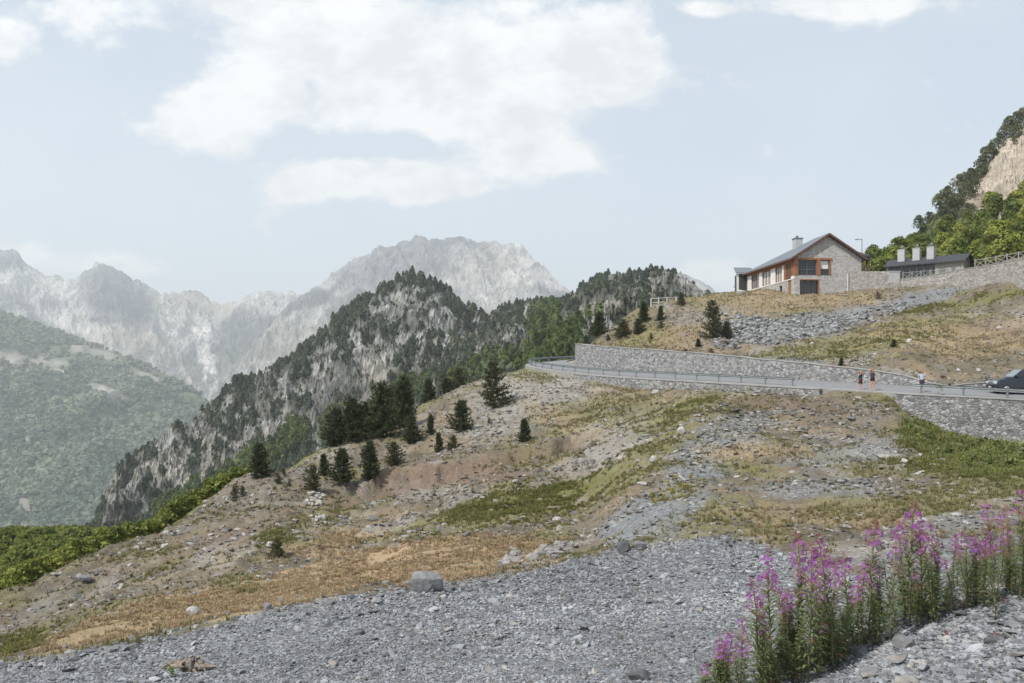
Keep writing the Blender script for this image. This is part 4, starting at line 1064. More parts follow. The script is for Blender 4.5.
cabin()

# ------------------------------------------------------------------ MOUNTAINS
def mountain(name, ridge, foot, px0, px1, step, rows, p, amp, fs, jag, colfn, mat, back=(.25, 1.2), rseed=0, env0=.12, cliff=None, amp2=0.0, fs2=20.0, amp3=0.0):
    px = np.arange(px0, px1 + .1, step); R = np.array(ridge, float); Fo = np.array(foot, float)
    yr = np.interp(px, R[:, 0], R[:, 1]); dr = np.interp(px, R[:, 0], R[:, 2]); yf = np.interp(px, Fo[:, 0], Fo[:, 1]); df = np.interp(px, Fo[:, 0], Fo[:, 2])
    jg = jag * 2 * (ridged(px / 14., px * 0 + rseed, 5, 3 + rseed) - .45)
    Zr = (HY - yr) / F * dr; Zf = (HY - yf) / F * df
    nb = max(6, rows // 6); t = np.concatenate([np.linspace(0, 1, rows), 1 + np.linspace(0, 1, nb + 1)[1:]])
    T = np.repeat(t[None], len(px), 0); P = np.repeat(px[:, None], len(t), 1)
    tf = np.minimum(T, 1); tb = np.maximum(T - 1, 0)
    dep = df[:, None] + (dr - df)[:, None] * tf + tb * (dr * back[0])[:, None]
    s = tf**p
    if cliff: s = .5 * s + .5 * sstep(cliff[0], cliff[1], tf)
    Z = Zf[:, None] + (Zr - Zf)[:, None] * s - tb * back[1] * back[0] * dr[:, None] * .5
    X = (P - HX) / F * dep; Y = dep
    Z = Z - (jg / F * dr)[:, None] * np.minimum(tf, 1)**14
    env = np.clip((1 - tf) * 5, env0, 1) * np.clip(tf * 6, .2, 1)
    n = ridged(X / fs, Y / fs * .6, 6, 40 + rseed) - .45 + .5 * (fbm(X / fs * 2.5, Y / fs * 2.5, 5, 60 + rseed) - .5)
    Z = Z + amp * env * n + amp2 * np.clip((1 - tf) * 8, .3, 1) * (ridged(X / fs2 + Z / fs2 * .5, Y / fs2 * .7, 4, 90 + rseed) - .45)
    Z = Z + amp3 * np.clip((1 - tf) * 12, .15, 1) * (_hash(np.round(P * 7), np.round(T * 5000), rseed) - .5 + 1.2 * (vnoise(P / 4.2, T * 75, rseed) - .5))
    gx = np.gradient(Z, axis=0) / np.maximum(np.gradient(X, axis=0), 1e-3); gy = np.gradient(Z, axis=1) / np.maximum(np.gradient(Y, axis=1), 1e-3)
    steep = np.sqrt(gy * gy + gx * gx)
    IY = HY - F * Z / Y
    g = dict(px=px, P=P, T=T, X=X, Y=Y, Z=Z, IY=IY, n=n, steep=steep, gy=gy)
    col, rock = colfn(g)
    nc, nr_ = X.shape; ii = np.arange(nc * nr_).reshape(nc, nr_)
    q = np.stack([ii[:-1, :-1], ii[1:, :-1], ii[1:, 1:], ii[:-1, 1:]], -1).reshape(-1, 4)
    tag(big_mesh(name, np.stack([X, Y, Z], -1).reshape(-1, 3), q, mat, smooth=(amp3 == 0), col=col.reshape(-1, 3), attrs={'rock': rock.ravel()}), kind='structure')
    return g
def mx(a, b, k): return a * (1 - k[..., None]) + np.array(b) * k[..., None]
def full(g, c): o = np.empty(g['X'].shape + (3,)); o[:] = c; return o
def blob(g, cx, cy, rx, ry, rot=0, w=.8, k=1.0, sc=None):
    a = radians(rot); dx = g['P'] - cx; dy = g['IY'] - cy; u = (dx * cos(a) + dy * sin(a)) / rx; v = (-dx * sin(a) + dy * cos(a)) / ry
    return k * sstep(1.25, .55, np.sqrt(u * u + v * v) + w * (fbm(g['P'] / 14, g['IY'] / 10, 4, 15) - .5))
LIME = (.52, .50, .47); GREY = (.20, .205, .21); SCREE = (.70, .665, .61); VEG = (.075, .095, .055); MEADOW = (.22, .22, .12); TAN = (.40, .35, .28)
M['far_rock'] = rock_mat('far_limestone', .014, .5, 1.0, 45.0, warm=(.42, .38, .33))
M['mid_rock'] = rock_mat('ridge_limestone', .13, .6, 1.0, 3.0, warm=(.33, .30, .26), stretch=.62)
M['cliff_rock'] = rock_mat('warm_cliff_rock', .09, .25, .7, 1.2, warm=(.52, .43, .34))
M['slope_soil'] = rock_mat('forest_floor', .01, .3, .4, 8.0)

# grand peak
def c_peak(g):
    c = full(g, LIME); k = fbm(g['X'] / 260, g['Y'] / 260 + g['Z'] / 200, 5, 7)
    c = mx(c, (.15, .155, .165), sstep(.46, .60, k)); c = mx(c, (.16, .165, .175), .85 * blob(g, 400, 262, 70, 30, -12)); c = mx(c, SCREE, blob(g, 500, 290, 60, 30, 30, k=.6)); c = mx(c, (.5, .44, .38), blob(g, 480, 270, 40, 14, -20, k=.5))  # greyer left face, bright warm right face: shade and sun painted into the rock
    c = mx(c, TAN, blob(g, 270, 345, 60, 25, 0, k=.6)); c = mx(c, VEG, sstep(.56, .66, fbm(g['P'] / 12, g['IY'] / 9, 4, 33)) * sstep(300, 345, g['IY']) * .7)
    return c, np.ones(g['X'].shape) * .8
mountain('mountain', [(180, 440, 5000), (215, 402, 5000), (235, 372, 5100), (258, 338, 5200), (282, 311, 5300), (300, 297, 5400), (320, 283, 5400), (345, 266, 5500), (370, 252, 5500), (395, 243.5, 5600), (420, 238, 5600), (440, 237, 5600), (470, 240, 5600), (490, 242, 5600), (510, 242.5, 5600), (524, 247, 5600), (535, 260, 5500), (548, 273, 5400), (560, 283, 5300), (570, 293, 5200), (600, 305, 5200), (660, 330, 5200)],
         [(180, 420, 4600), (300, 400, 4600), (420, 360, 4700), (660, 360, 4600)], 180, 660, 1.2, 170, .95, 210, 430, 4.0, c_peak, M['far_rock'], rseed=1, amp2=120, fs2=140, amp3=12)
def c_left(g):
    c = full(g, (.50, .485, .455)); k = fbm(g['X'] / 420, g['Z'] / 300, 5, 9)
    c = mx(c, (.14, .147, .16), sstep(.46, .60, k)); c = mx(c, (.055, .062, .075), 1.0 * blob(g, 120, 300, 52, 26, 22)); c = mx(c, (.06, .066, .08), 1.0 * blob(g, 40, 308, 40, 14, 25)); c = mx(c, (.10, .105, .115), .8 * blob(g, 112, 272, 28, 12, 0))  # blue-dark blobs paint the shade of the right-facing sides into the colour
    c = mx(c, SCREE, blob(g, 40, 285, 45, 16, 10, k=.7)); c = mx(c, SCREE, blob(g, 80, 325, 60, 11, 22, k=.9)); c = mx(c, TAN, blob(g, 150, 345, 60, 14, 20, k=.8)); c = mx(c, SCREE, blob(g, 172, 325, 14, 34, -18, k=.7))
    c = mx(c, (.74, .71, .67), blob(g, 206, 360, 8, 36, -12, w=.2, k=1.0)); c = mx(c, (.74, .71, .67), blob(g, 203, 332, 13, 9, 0, w=.3))
    c = mx(c, (.085, .10, .08), blob(g, 195, 372, 9, 26, -22, k=.8)); c = mx(c, (.10, .115, .10), blob(g, 232, 350, 16, 34, 0, k=.75)); c = mx(c, (.13, .14, .13), blob(g, 262, 330, 26, 18, -20, k=.6)); c = mx(c, (.085, .10, .075), blob(g, 175, 388, 24, 12, 30, k=.9))
    c = mx(c, TAN, blob(g, 200, 303, 40, 9, 10, k=.7)); c = mx(c, VEG, sstep(.54, .64, fbm(g['P'] / 10, g['IY'] / 8, 4, 39)) * sstep(330, 370, g['IY']) * .7)
    return c, np.ones(g['X'].shape) * .7
mountain('mountain', [(-260, 225, 6200), (-120, 262, 6200), (-40, 252, 6300), (0, 249, 6400), (14, 251, 6400), (40, 272, 6400), (60, 276, 6400), (72, 279, 6400), (86, 271, 6400), (98, 264.5, 6400), (112, 263, 6400), (124, 272, 6400), (140, 283, 6400), (152, 291, 6400), (168, 293, 6500), (190, 291, 6600), (204, 297, 6600), (214, 304, 6600), (228, 301, 6400), (250, 298, 6200), (262, 293.5, 6200), (280, 291.5, 6200), (292, 295, 6200), (310, 302, 6200), (400, 330, 6200)],
         [(-260, 400, 4900), (0, 400, 4900), (200, 425, 4700), (400, 425, 5000)], -260, 400, 1.3, 170, 1.1, 260, 560, 4.5, c_left, M['far_rock'], rseed=5, amp2=140, fs2=170, amp3=14)
def c_far3(g):
    c = full(g, LIME); return mx(c, GREY, sstep(.45, .6, fbm(g['X'] / 200, g['Z'] / 150, 4, 8))), np.ones(g['X'].shape) * .6
mountain('mountain', [(600, 290, 4200), (640, 275, 4200), (668, 270, 4200), (682, 274, 4200), (700, 281, 4200), (712, 289, 4200), (724, 298, 4200), (760, 318, 4200), (900, 330, 4200)], [(600, 360, 3400), (900, 360, 3400)], 600, 900, 2, 60, 1.1, 120, 420, 2.2, c_far3, M['far_rock'], rseed=8)

# wooded valley side on the left
def c_wood(g):
    c = full(g, (.115, .13, .08)); k = fbm(g['P'] / 22, g['IY'] / 12, 5, 19)
    bare = np.maximum.reduce([blob(g, 5, 358, 30, 9, 10), blob(g, 90, 352, 26, 5, 12), blob(g, 60, 372, 16, 3, 10), blob(g, 108, 392, 30, 6, 22), blob(g, 45, 362, 22, 5, 5), blob(g, 150, 378, 30, 4, 25, k=.8), blob(g, 30, 440, 20, 4, 30, k=.6), blob(g, 118, 425, 14, 3, 40, k=.6), blob(g, 25, 505, 9, 12, -30, k=.8), blob(g, 8, 520, 10, 4, 0, k=.6)])
    g['bare'] = np.clip(bare + .8 * sstep(.66, .72, k), 0, 1)
    return mx(c, (.34, .32, .285), bare * .7), bare * .5
gw = mountain('hill', [(-260, 280, 3300), (-60, 302, 3300), (0, 310, 3300), (30, 322, 3300), (60, 333, 3300), (100, 348, 3250), (140, 362, 3200), (180, 384, 3100), (210, 401, 3000), (240, 420, 2900), (320, 470, 2800)],
              [(-260, 560, 1700), (0, 545, 1700), (100, 540, 1750), (200, 510, 1900), (320, 520, 2000)], -260, 320, 2, 130, 1.0, 130, 520, 2.0, c_wood, M['slope_soil'], rseed=11, amp2=30, fs2=130)
def pick(g, w, n, rg=RNG):
    p = (w * (g['T'] <= 1.02)).ravel(); p = p / p.sum(); k = rg.choice(len(p), n, p=p); nc, nr_ = g['X'].shape; c, r = np.divmod(k, nr_)
    c = np.clip(c + rg.uniform(-.5, .5, n), 0, nc - 1.01); r = np.clip(r + rg.uniform(-.5, .5, n), 0, nr_ - 1.01); c0 = c.astype(int); r0 = r.astype(int); fc = c - c0; fr = r - r0
    def bl(A): return (A[c0, r0] * (1 - fc) + A[c0 + 1, r0] * fc) * (1 - fr) + (A[c0, r0 + 1] * (1 - fc) + A[c0 + 1, r0 + 1] * fc) * fr
    return np.stack([bl(g['X']), bl(g['Y']), bl(g['Z'])], -1), c0, r0
def scr(g):   # picture-independent weight: ground area seen roughly square-on, so near and far wood are equally dense in the view
    return np.abs(np.gradient(g['IY'], axis=1)) * np.gradient(g['P'], axis=0) + .02
vis = (gw['P'] > -40)
P_, c0, r0 = pick(gw, scr(gw) * vis * np.clip(1 - gw['bare'], .06, 1)**1.4 * np.clip(fbm(gw['P'] / 9, gw['IY'] / 6, 4, 29) * 3.2 - 1.0, .08, 1), 15000)
hgt = 6 + 12 * RNG.random(len(P_))**1.5; tint = np.clip(RNG.random(len(P_)) * .7 + 1.6 * (fbm(P_[:, 0] / 130, P_[:, 1] / 130, 3, 37) - .4), 0, 1)[:, None]
V, Fc, Cc = bake(FARR, P_, np.stack([hgt * 1.15, hgt * 1.15, hgt], -1), np.array((.075, .105, .078)) * (1 - tint) + np.array((.17, .19, .13)) * tint, colvar=.3)
tag(big_mesh('valley_forest', V, Fc, M['far_leaves'], col=Cc), kind='stuff')

# rocky ridge with the dome
def rocky(seed, spots, green):
    def f(g):
        c = full(g, (.385, .38, .37)); k = fbm(g['X'] / 26, g['Z'] / 14 + g['Y'] / 60, 5, seed)
        c = mx(c, (.13, .13, .13), sstep(.42, .6, k)); c = mx(c, (.40, .37, .32), sstep(.55, .72, fbm(g['X'] / 45, g['Z'] / 30, 4, seed + 3)) * .7)
        rockv = np.zeros(g['X'].shape)
        for s_ in spots: rockv = np.maximum(rockv, blob(g, *s_))
        gr = np.zeros(g['X'].shape)
        for s_ in green: gr = np.maximum(gr, blob(g, *s_))
        tex = fbm(g['P'] / 7, g['IY'] / 8, 4, seed + 9)
        veg = np.clip(1 - rockv * sstep(.41, .56, tex + .09 * rockv), 0, 1) * (1 - .75 * sstep(.60, .68, tex)); g['veg'] = veg * (1 - gr); g['green'] = gr; g['rockv'] = rockv
        c = mx(c, (.08, .085, .06), .6 * sstep(.50, .60, fbm(g['P'] / 2.6, g['IY'] / 3.2, 3, seed + 40)))
        c = mx(c, (.062, .07, .045), np.clip(veg * .9, 0, 1)); c = mx(c, (.10, .14, .05), gr * .9)
        return c, np.clip(1 - veg - gr, 0, 1)
    return f
g1 = mountain('ridge', [(q[0], q[1] + 5, q[2]) for q in [(60, 560, 560), (88, 522, 580), (98, 512, 590), (103, 492, 600), (116, 472, 620), (130, 456, 640), (160, 437, 670), (185, 424, 690), (205, 410, 710), (222, 392, 730), (234, 378, 740), (262, 369, 760), (290, 353, 780), (305, 340, 790), (328, 326, 800), (345, 313, 810), (354, 305, 820), (380, 290, 840), (400, 280, 850), (418, 277, 860), (434, 281, 860), (450, 293, 860), (463, 307, 860), (475, 318, 860), (500, 330, 870), (560, 360, 880)]],
              [(60, 575, 430), (100, 560, 420), (200, 545, 400), (300, 520, 380), (400, 470, 380), (480, 420, 400), (560, 420, 420)], 60, 560, 1.5, 170, .95, 34, 95, 2.2,
              rocky(21, [(345, 380, 75, 42, -35), (420, 320, 55, 28, 20, .8, .9), (300, 410, 60, 35, -35), (180, 460, 55, 40, -40, .8, .85), (120, 495, 28, 32, -50), (250, 440, 55, 22, -35, .8, .7), (240, 400, 50, 14, -35, .8, .45), (430, 375, 40, 20, -20, .8, .6), (176, 455, 12, 18, 10, .4, 1.2)],
                    [(290, 440, 22, 12, -45, .8, .8), (240, 475, 55, 13, -35), (330, 425, 20, 9, -40, .8, .8), (400, 395, 50, 10, -30, .8, .8), (190, 500, 40, 10, -20)]), M['mid_rock'], rseed=14, cliff=(.25, .75), amp2=17, fs2=24, amp3=3.2)
g2 = mountain('ridge', [(q[0], q[1] + 6, q[2]) for q in [(400, 350, 800), (440, 334, 800), (475, 317, 800), (500, 303, 800), (520, 298.5, 790), (540, 296, 780), (560, 297.5, 760), (574, 295, 740), (585, 284, 720), (600, 276, 700), (625, 268.5, 690), (650, 266, 690), (666, 266, 690), (682, 272, 690), (696, 281, 690), (712, 293, 690), (740, 312, 690), (800, 340, 690)]],
              [(400, 440, 420), (480, 420, 330), (540, 385, 270), (600, 372, 250), (800, 372, 250)], 400, 800, 1.5, 150, .95, 30, 85, 2.0,
              rocky(51, [(600, 312, 26, 20, -30), (590, 325, 30, 10, -35, .8, 1.2), (690, 285, 24, 12, 35, .8, 1.), (528, 313, 6, 12, 0, .5, 1.), (500, 345, 30, 14, -30, .8, .7), (640, 296, 40, 10, 0, .8, .5)],
                    [(560, 345, 36, 20, -35), (545, 318, 20, 12, -40, .8, .8), (470, 375, 40, 10, -30, .8, .6), (525, 360, 30, 10, 0)]), M['mid_rock'], rseed=17, amp2=15, fs2=22, amp3=2.8)
fpv, fps, fpc = [], [], []
for g, n in ((g1, 17000), (g2, 10000)):
    P_, c0, r0 = pick(g, scr(g) * np.clip(g['veg'], .10, 1)**1.5 * (g['IY'] < 560), n); small = np.clip(g['veg'][c0, r0], .45, 1)
    h = small * (2.2 + 4.3 * RNG.random(n)**2.0) * np.clip(P_[:, 1] / 700, .6, 1.1); tn = RNG.random(n)[:, None]
    fpv.append(P_); fps.append(np.stack([h * 1.8, h * 1.8, h], -1)); fpc.append(np.array((.024, .037, .026)) * (1 - tn) + np.array((.066, .082, .045)) * tn)
V, Fc, Cc = bake(FARP, np.concatenate(fpv), np.concatenate(fps), np.concatenate(fpc), colvar=.2)
tag(big_mesh('pine_forest', V, Fc, M['far_leaves'], col=Cc), kind='stuff')
fpv, fps, fpc = [], [], []
LEAFCR = [crown_tpl(600 + k, 260, 6, .10, .42, .05)[0] for k in range(4)]
for g, n in ((g1, 800), (g2, 1000)):
    P_, c0, r0 = pick(g, scr(g) * g['green']**1.5 + 1e-9, n); h = RNG.uniform(4, 8.5, n) * np.clip(P_[:, 1] / 550, .6, 1.2); tn = RNG.random(n)[:, None]
    fpv.append(P_); fps.append(np.stack([h * .95, h * .95, h], -1)); fpc.append(np.array((.06, .095, .035)) * (1 - tn) + np.array((.19, .24, .06)) * tn)
V, Fc, Cc = bake(LEAFCR, np.concatenate(fpv), np.concatenate(fps), np.concatenate(fpc), colvar=.15)
tag(big_mesh('broadleaf_forest', V, Fc, M['leaves'], col=Cc), kind='stuff')

# hill with cliff behind the cabin
def c_cliff(g):
    c = full(g, (.11, .14, .055)); rk = np.maximum.reduce([blob(g, 1000, 185, 44, 36, -40, .5, 1.3), blob(g, 1030, 160, 40, 40, 0, .5, 1.1), blob(g, 945, 222, 12, 7, -30, .6, .9), blob(g, 975, 165, 14, 10, -40, .6, .7)])
    rk = np.clip(rk, 0, 1); c = mx(c, (.43, .375, .305), rk); c = mx(c, (.30, .25, .20), rk * sstep(.44, .58, fbm(g['X'] / 5 + g['Z'] / 6, g['Z'] / 2.2, 5, 77)) * .8); g['rk'] = rk
    return c, rk * .7
g3 = mountain('cliff', [(850, 285, 170), (868, 273, 180), (884, 255, 190), (900, 243, 200), (918, 228, 225), (935, 215, 240), (952, 196, 255), (968, 184, 265), (984, 168, 275), (1000, 145, 280), (1012, 134, 285), (1024, 124, 290), (1060, 94, 295), (1150, 20, 300), (1400, -40, 310)],
              [(850, 292, 150), (900, 290, 158), (960, 285, 150), (1024, 268, 130), (1150, 245, 120), (1400, 230, 110)], 850, 1400, 1.5, 140, 1.25, 7, 22, 2.5, c_cliff, M['cliff_rock'], rseed=23, amp2=5, fs2=7, amp3=.9)

# ------------------------------------------------------------------ BROADLEAF TREES on the hill behind the cabin (each one a thing)
def tree_proto(name, tp, colour, mat, label, cat, group, crown_name='crown'):
    cr, tr = tp; r = tag(empty(name, (0, 0, 0)), label, cat, group)
    tr.build('trunk', M['bark'], r); linked(crown_name, cr, mat, colour, r)
    return r
class Kind:
    """a kind of plant: the first placing moves the prototype itself, later ones are copies"""
    def __init__(s, protos): s.p = protos; s.used = [False] * len(protos)
    def place(s, k, loc, h, w, rz, label=None, group=None, tilt=0):
        k %= len(s.p); o = s.p[k] if not s.used[k] else copy_tree(s.p[k]); s.used[k] = True
        o.location = loc; o.scale = (w, w, h); o.rotation_euler = (random.uniform(-tilt, tilt), random.uniform(-tilt, tilt), rz)
        if label: o['label'] = label
        if group: o['group'] = group
        return o
GB = 'leafy trees on the hillside behind the cabin'
bt = Kind([tree_proto('broadleaf_tree', crown_tpl(700 + k, 1500, 11, .048, .46, .08), c, M['leaves'], 'tree', 'tree', GB) for k, c in enumerate([(.24, .27, .05), (.16, .20, .045), (.27, .29, .065), (.115, .15, .042), (.20, .23, .065)])])
def hill_pt(g, px, y):
    c = int(np.argmin(np.abs(g['px'] - px))); r = np.where(g['IY'][c] <= y)[0]; r = r[0] if len(r) else g['X'].shape[1] - 20
    return Vector((g['X'][c, r], g['Y'][c, r], g['Z'][c, r]))
rr = np.random.default_rng(5); tl = []
for k in range(64):
    px = rr.uniform(872, 1048); yr = np.interp(px, [850, 884, 918, 940, 970, 1000, 1024, 1060], [285, 262, 246, 238, 226, 216, 206, 190]); yb = np.interp(px, [850, 900, 960, 1024, 1060], [288, 287, 283, 272, 266])
    y = yr + (yb - yr) * rr.random()**.9; tl.append((px, y))
tl.sort(key=lambda q: q[1])
names5 = ['bright green leafy tree', 'mid green leafy tree', 'yellowish green leafy tree', 'dark green leafy tree', 'soft green leafy tree']
for i, (px, y) in enumerate(tl):
    p = hill_pt(g3, px, y); h = rr.uniform(4.5, 7.5); k = int(rr.integers(0, 5))
    where = 'among the trees behind the black roofed cabin' if px < 965 else 'on the slope above the wooden fence'
    bt.place(k, p - Vector((0, 0, .2)), h, h * rr.uniform(.8, 1.05), rr.uniform(0, 6.28), f'{names5[k]} {where}')
CT = 'dark trees clinging to the cliff'
ct = Kind([tree_proto('cliff_tree', crown_tpl(720 + k, 1300, 9, .042, .5, .12), c, M['leaves'], 'tree', 'tree', CT) for k, c in enumerate([(.105, .125, .06), (.125, .14, .075), (.16, .165, .09)])])
for i, (px, y, h) in enumerate([(921, 232, 5.0), (930, 222, 3.2), (940, 214, 7), (948, 205, 6.5), (953, 212, 6), (960, 196, 7), (968, 190, 7), (975, 186, 6), (962, 208, 6), (971, 204, 6), (980, 178, 5), (986, 168, 8), (992, 160, 6), (999, 150, 6), (1006, 141, 6), (1012, 137, 8), (1018, 131, 7), (1024, 124, 7), (984, 176, 5), (945, 222, 5), (1014, 148, 3), (1020, 140, 3), (955, 224, 5), (968, 220, 5), (1035, 112, 8)]):
    lab = {0: 'lone dark tree leaning out at the foot of the cliff skyline', 2: 'dark rounded tree on the lower cliff edge above the cabin'}.get(i, 'dark green tree clinging to the upper cliff edge against the sky' if px > 978 else 'dark green tree in the belt along the lower cliff edge')
    ct.place(i, hill_pt(g3, px, y) - Vector((0, 0, .3)), h, h * .95, i * 1.7, lab)

# ------------------------------------------------------------------ LEAFY THICKET beyond the stony crest on the left
GT = 'leafy bushes in the thicket beyond the stony crest'
bu = Kind([tree_proto('leafy_bush', crown_tpl(740 + k, 800, 9, .062, .55, .02), c, M['leaves'], 'bush', 'bush', GT, 'foliage') for k, c in enumerate([(.25, .28, .055), (.19, .235, .05), (.28, .285, .065), (.14, .18, .04)])])
rr = np.random.default_rng(9); cand = []
for k in range(5000):
    px = rr.uniform(-45, 262); c = int(np.argmin(np.abs(PX - px))); crest = np.interp(px, [0, 128, 256], [46, 57, 72])
    d = crest + 4 + 130 * rr.random()**1.6; x = (px - HX) / F * d; z_ = float(gz(x, d)); h = rr.uniform(1.5, 3.0) * min(1.5, max(.75, d / 90))
    rows = D < d - 1; ymin = GIY[c][rows & (D > 10)].min(); ytop = HY - F * (z_ + h) / d
    if ytop < ymin - 4: cand.append((d, px, x, z_, h))
cand.sort()
nb_ = ['bright green bush', 'mid green bush', 'yellow green bush', 'deep green bush']
for i, (d, px, x, z_, h) in enumerate(cand[:260]):
    k = int(rr.integers(0, 4)); bu.place(k, Vector((x, d, z_ - .15)), h, h * rr.uniform(.85, 1.2), rr.uniform(0, 6.28), f'{nb_[k]} in the thicket beyond the stony crest')
rest = cand[260:]
P_ = np.array([(x, d, z_ - .2) for d, px, x, z_, h in rest]); h = np.array([q[4] for q in rest])
tn = rr.random(len(h))[:, None]
V, Fc, Cc = bake(LEAFCR, P_, np.stack([h, h, h], -1), np.array((.13, .17, .04)) * (1 - tn) + np.array((.26, .28, .065)) * tn, colvar=.15)
tag(big_mesh('thicket', V, Fc, M['leaves'], col=Cc), kind='stuff')

x, y, z, px, c0, r0 = grid_pick(zw['lush'] * AREA * INV * (GPX > 860) * (GY > 25) * np.clip(fbm(GX / 2, GY / 2, 3, 251) * 3 - 1, .02, 1), 800)
h = .22 + .5 * RNG.random(len(x))**2; tn = RNG.random(len(x))[:, None]
V, Fc, Cc = bake([(t[0] * np.array([1, 1, .9]), t[1], t[2]) for t in LEAFCR], np.stack([x, y, z - .05], -1), np.stack([h * 1.1, h * 1.1, h], -1), np.array((.13, .165, .05)) * (1 - tn) + np.array((.25, .26, .09)) * tn, colvar=.25)
tag(big_mesh('weeds', V, Fc, M['leaves'], col=Cc), kind='stuff')

# ------------------------------------------------------------------ PINES and small shrubs: every one a thing
PK = Kind([tree_proto('pine_tree', pine_tpl(800 + k, R=R_, whorls=w_), c, M['needles'], 'pine', 'tree', None) for k, (R_, w_, c) in enumerate([(.40, 14, (.095, .110, .055)), (.33, 15, (.080, .098, .050)), (.45, 12, (.11, .116, .058)), (.36, 14, (.090, .100, .060))])])
SK = Kind([tree_proto('dwarf_pine', pine_tpl(820 + k, R=.5, whorls=9, bushy=1.1), (.085, .092, .05), M['needles'], 'shrub', 'shrub', None) for k in range(2)])
BK = Kind([tree_proto('brown_shrub', pine_tpl(830 + k, R=.6, whorls=8, bushy=1.0), (.10, .075, .045), M['needles'], 'shrub', 'shrub', None) for k in range(2)])
PINES = [ # px, base row, height px, width px, kind, label
 (494, 406, 43, 36, 'p2', 'broad dark pine alone on the stony crest left of the road bend'),
 (382, 438, 54, 40, 'p0', 'tallest dark pine of the group on the crest, left of its slimmer twin'),
 (404, 427, 50, 27, 'p1', 'tall slim dark pine directly right of the tallest one on the crest'),
 (352, 443, 44, 30, 'p0', 'dark pine left of the tallest pine in the crest group'),
 (336, 446, 38, 28, 'p3', 'dark pine with ragged outline in the left half of the crest group'),
 (320, 449, 25, 22, 'p2', 'low dark pine at the left end of the crest group'),
 (366, 441, 36, 24, 'p1', 'narrow dark pine squeezed between the taller crest pines'),
 (429, 404, 25, 16, 'p1', 'mid green pine just beyond the crest beside a pale bush'),
 (459, 391, 23, 24, 'p2', 'wide pine half hidden beyond the crest below the ridge'),
 (446, 394, 16, 16, 'p3', 'small pine left of the wide pine beyond the crest'),
 (394, 466, 23, 24, 'p2', 'spreading low pine in the hollow above the bare red bank'),
 (412, 444, 27, 22, 'p0', 'squat pine below the tallest crest pine'),
 (431, 437, 20, 9, 'p1', 'thin little pine standing upright below the crest'),
 (439, 453, 19, 10, 'p1', 'small narrow pine in the hollow beside a rounder one'),
 (453, 450, 14, 13, 'p2', 'small rounded pine right of the narrow one in the hollow'),
 (462, 433, 30, 25, 'p0', 'bushy pine below the broad lone pine on the slope'),
 (524, 443, 23, 14, 'p1', 'small conical pine alone on the stony slope under the road'),
 (371, 480, 38, 20, 'p1', 'upright pine above the left end of the bare red bank'),
 (343, 485, 33, 26, 'p0', 'double topped pine between the upright pine and the round one'),
 (324, 477, 21, 12, 'p1', 'small pine behind the round dark pine'),
 (313, 492, 25, 21, 'p2', 'round dark pine above the heap of white rocks'),
 (259, 479, 36, 22, 'p3', 'rugged pine at the crest edge on the left slope'),
 (278, 485, 11, 9, 's', 'small dark shrub right of the rugged crest pine'),
 (289, 488, 6, 6, 's', 'tiny shrub below the small dark shrub on the left slope'),
 (284, 476, 6, 6, 's', 'tiny shrub above the small dark shrub on the left slope'),
 (289, 468, 5, 6, 's', 'tiny shrub high on the left slope near the crest'),
 (234, 503, 17, 12, 's', 'dark shrub lowest of a pair on the left crest'),
 (243, 497, 11, 9, 's', 'smaller dark shrub of the pair on the left crest'),
 (278, 558, 17, 20, 's', 'open branched dark shrub beside a white rock on the lower slope'),
 (153, 530, 8, 8, 's', 'single dark shrub among the stones of the left crest'),
 (489, 423, 6, 6, 's', 'tiny round shrub below the broad lone pine'),
 (713, 339, 38, 25, 'p2', 'big dark pine on the hillside left of the block rubble'),
 (727, 339, 17, 12, 'p3', 'small pine touching the big hillside pine on its right'),
 (681, 306.5, 13, 11, 'p2', 'dark round pine at the right end of the viewing platform'),
 (660, 321.5, 15, 8, 'p1', 'thin dark pine below the viewing platform'),
 (661, 330, 7, 9, 's', 'low green shrub under the thin pine below the platform'),
 (644, 323, 20, 12, 'p1', 'conical pine left of the viewing platform'),
 (638, 334, 15, 14, 'p0', 'bushy pine downhill from the conical pine by the platform'),
 (623, 339.5, 17, 21, 'p2', 'wide low pine on the spur above the wall end'),
 (599, 338, 24, 19, 'p0', 'tall dense pine at the left end of the spur above the road'),
 (586, 347, 9, 9, 's', 'dark shrub at the very end of the spur over the wall'),
 (608, 341, 6, 8, 's', 'little shrub between the dense pine and the wide low pine'),
 (651, 341, 7, 6, 's', 'little dark shrub alone on the bare hillside above the wall'),
 (698, 347.5, 8, 7, 'p1', 'knee high pine left under the big hillside pine'),
 (711, 353, 5, 7, 'b', 'brown shrub under the big hillside pine'),
 (726, 346, 4, 8, 'b', 'flat brown shrub right under the big hillside pine'),
 (735, 349, 5, 5, 'b', 'brown shrub farthest right below the big hillside pine'),
 (685, 352, 3.5, 6, 'b', 'tiny brown shrub above the wall left of the big pine'),
 (894, 348, 8, 7, 'p0', 'small dark bush on the grassy hill above the two women'),
 (841, 366.5, 8, 6, 'p1', 'tiny dark pine at the top of the wall left of the women'),
 (878, 300, 7, 8, 'b', 'dark shrub at the foot of the terrace wall below the gate pier'),
]
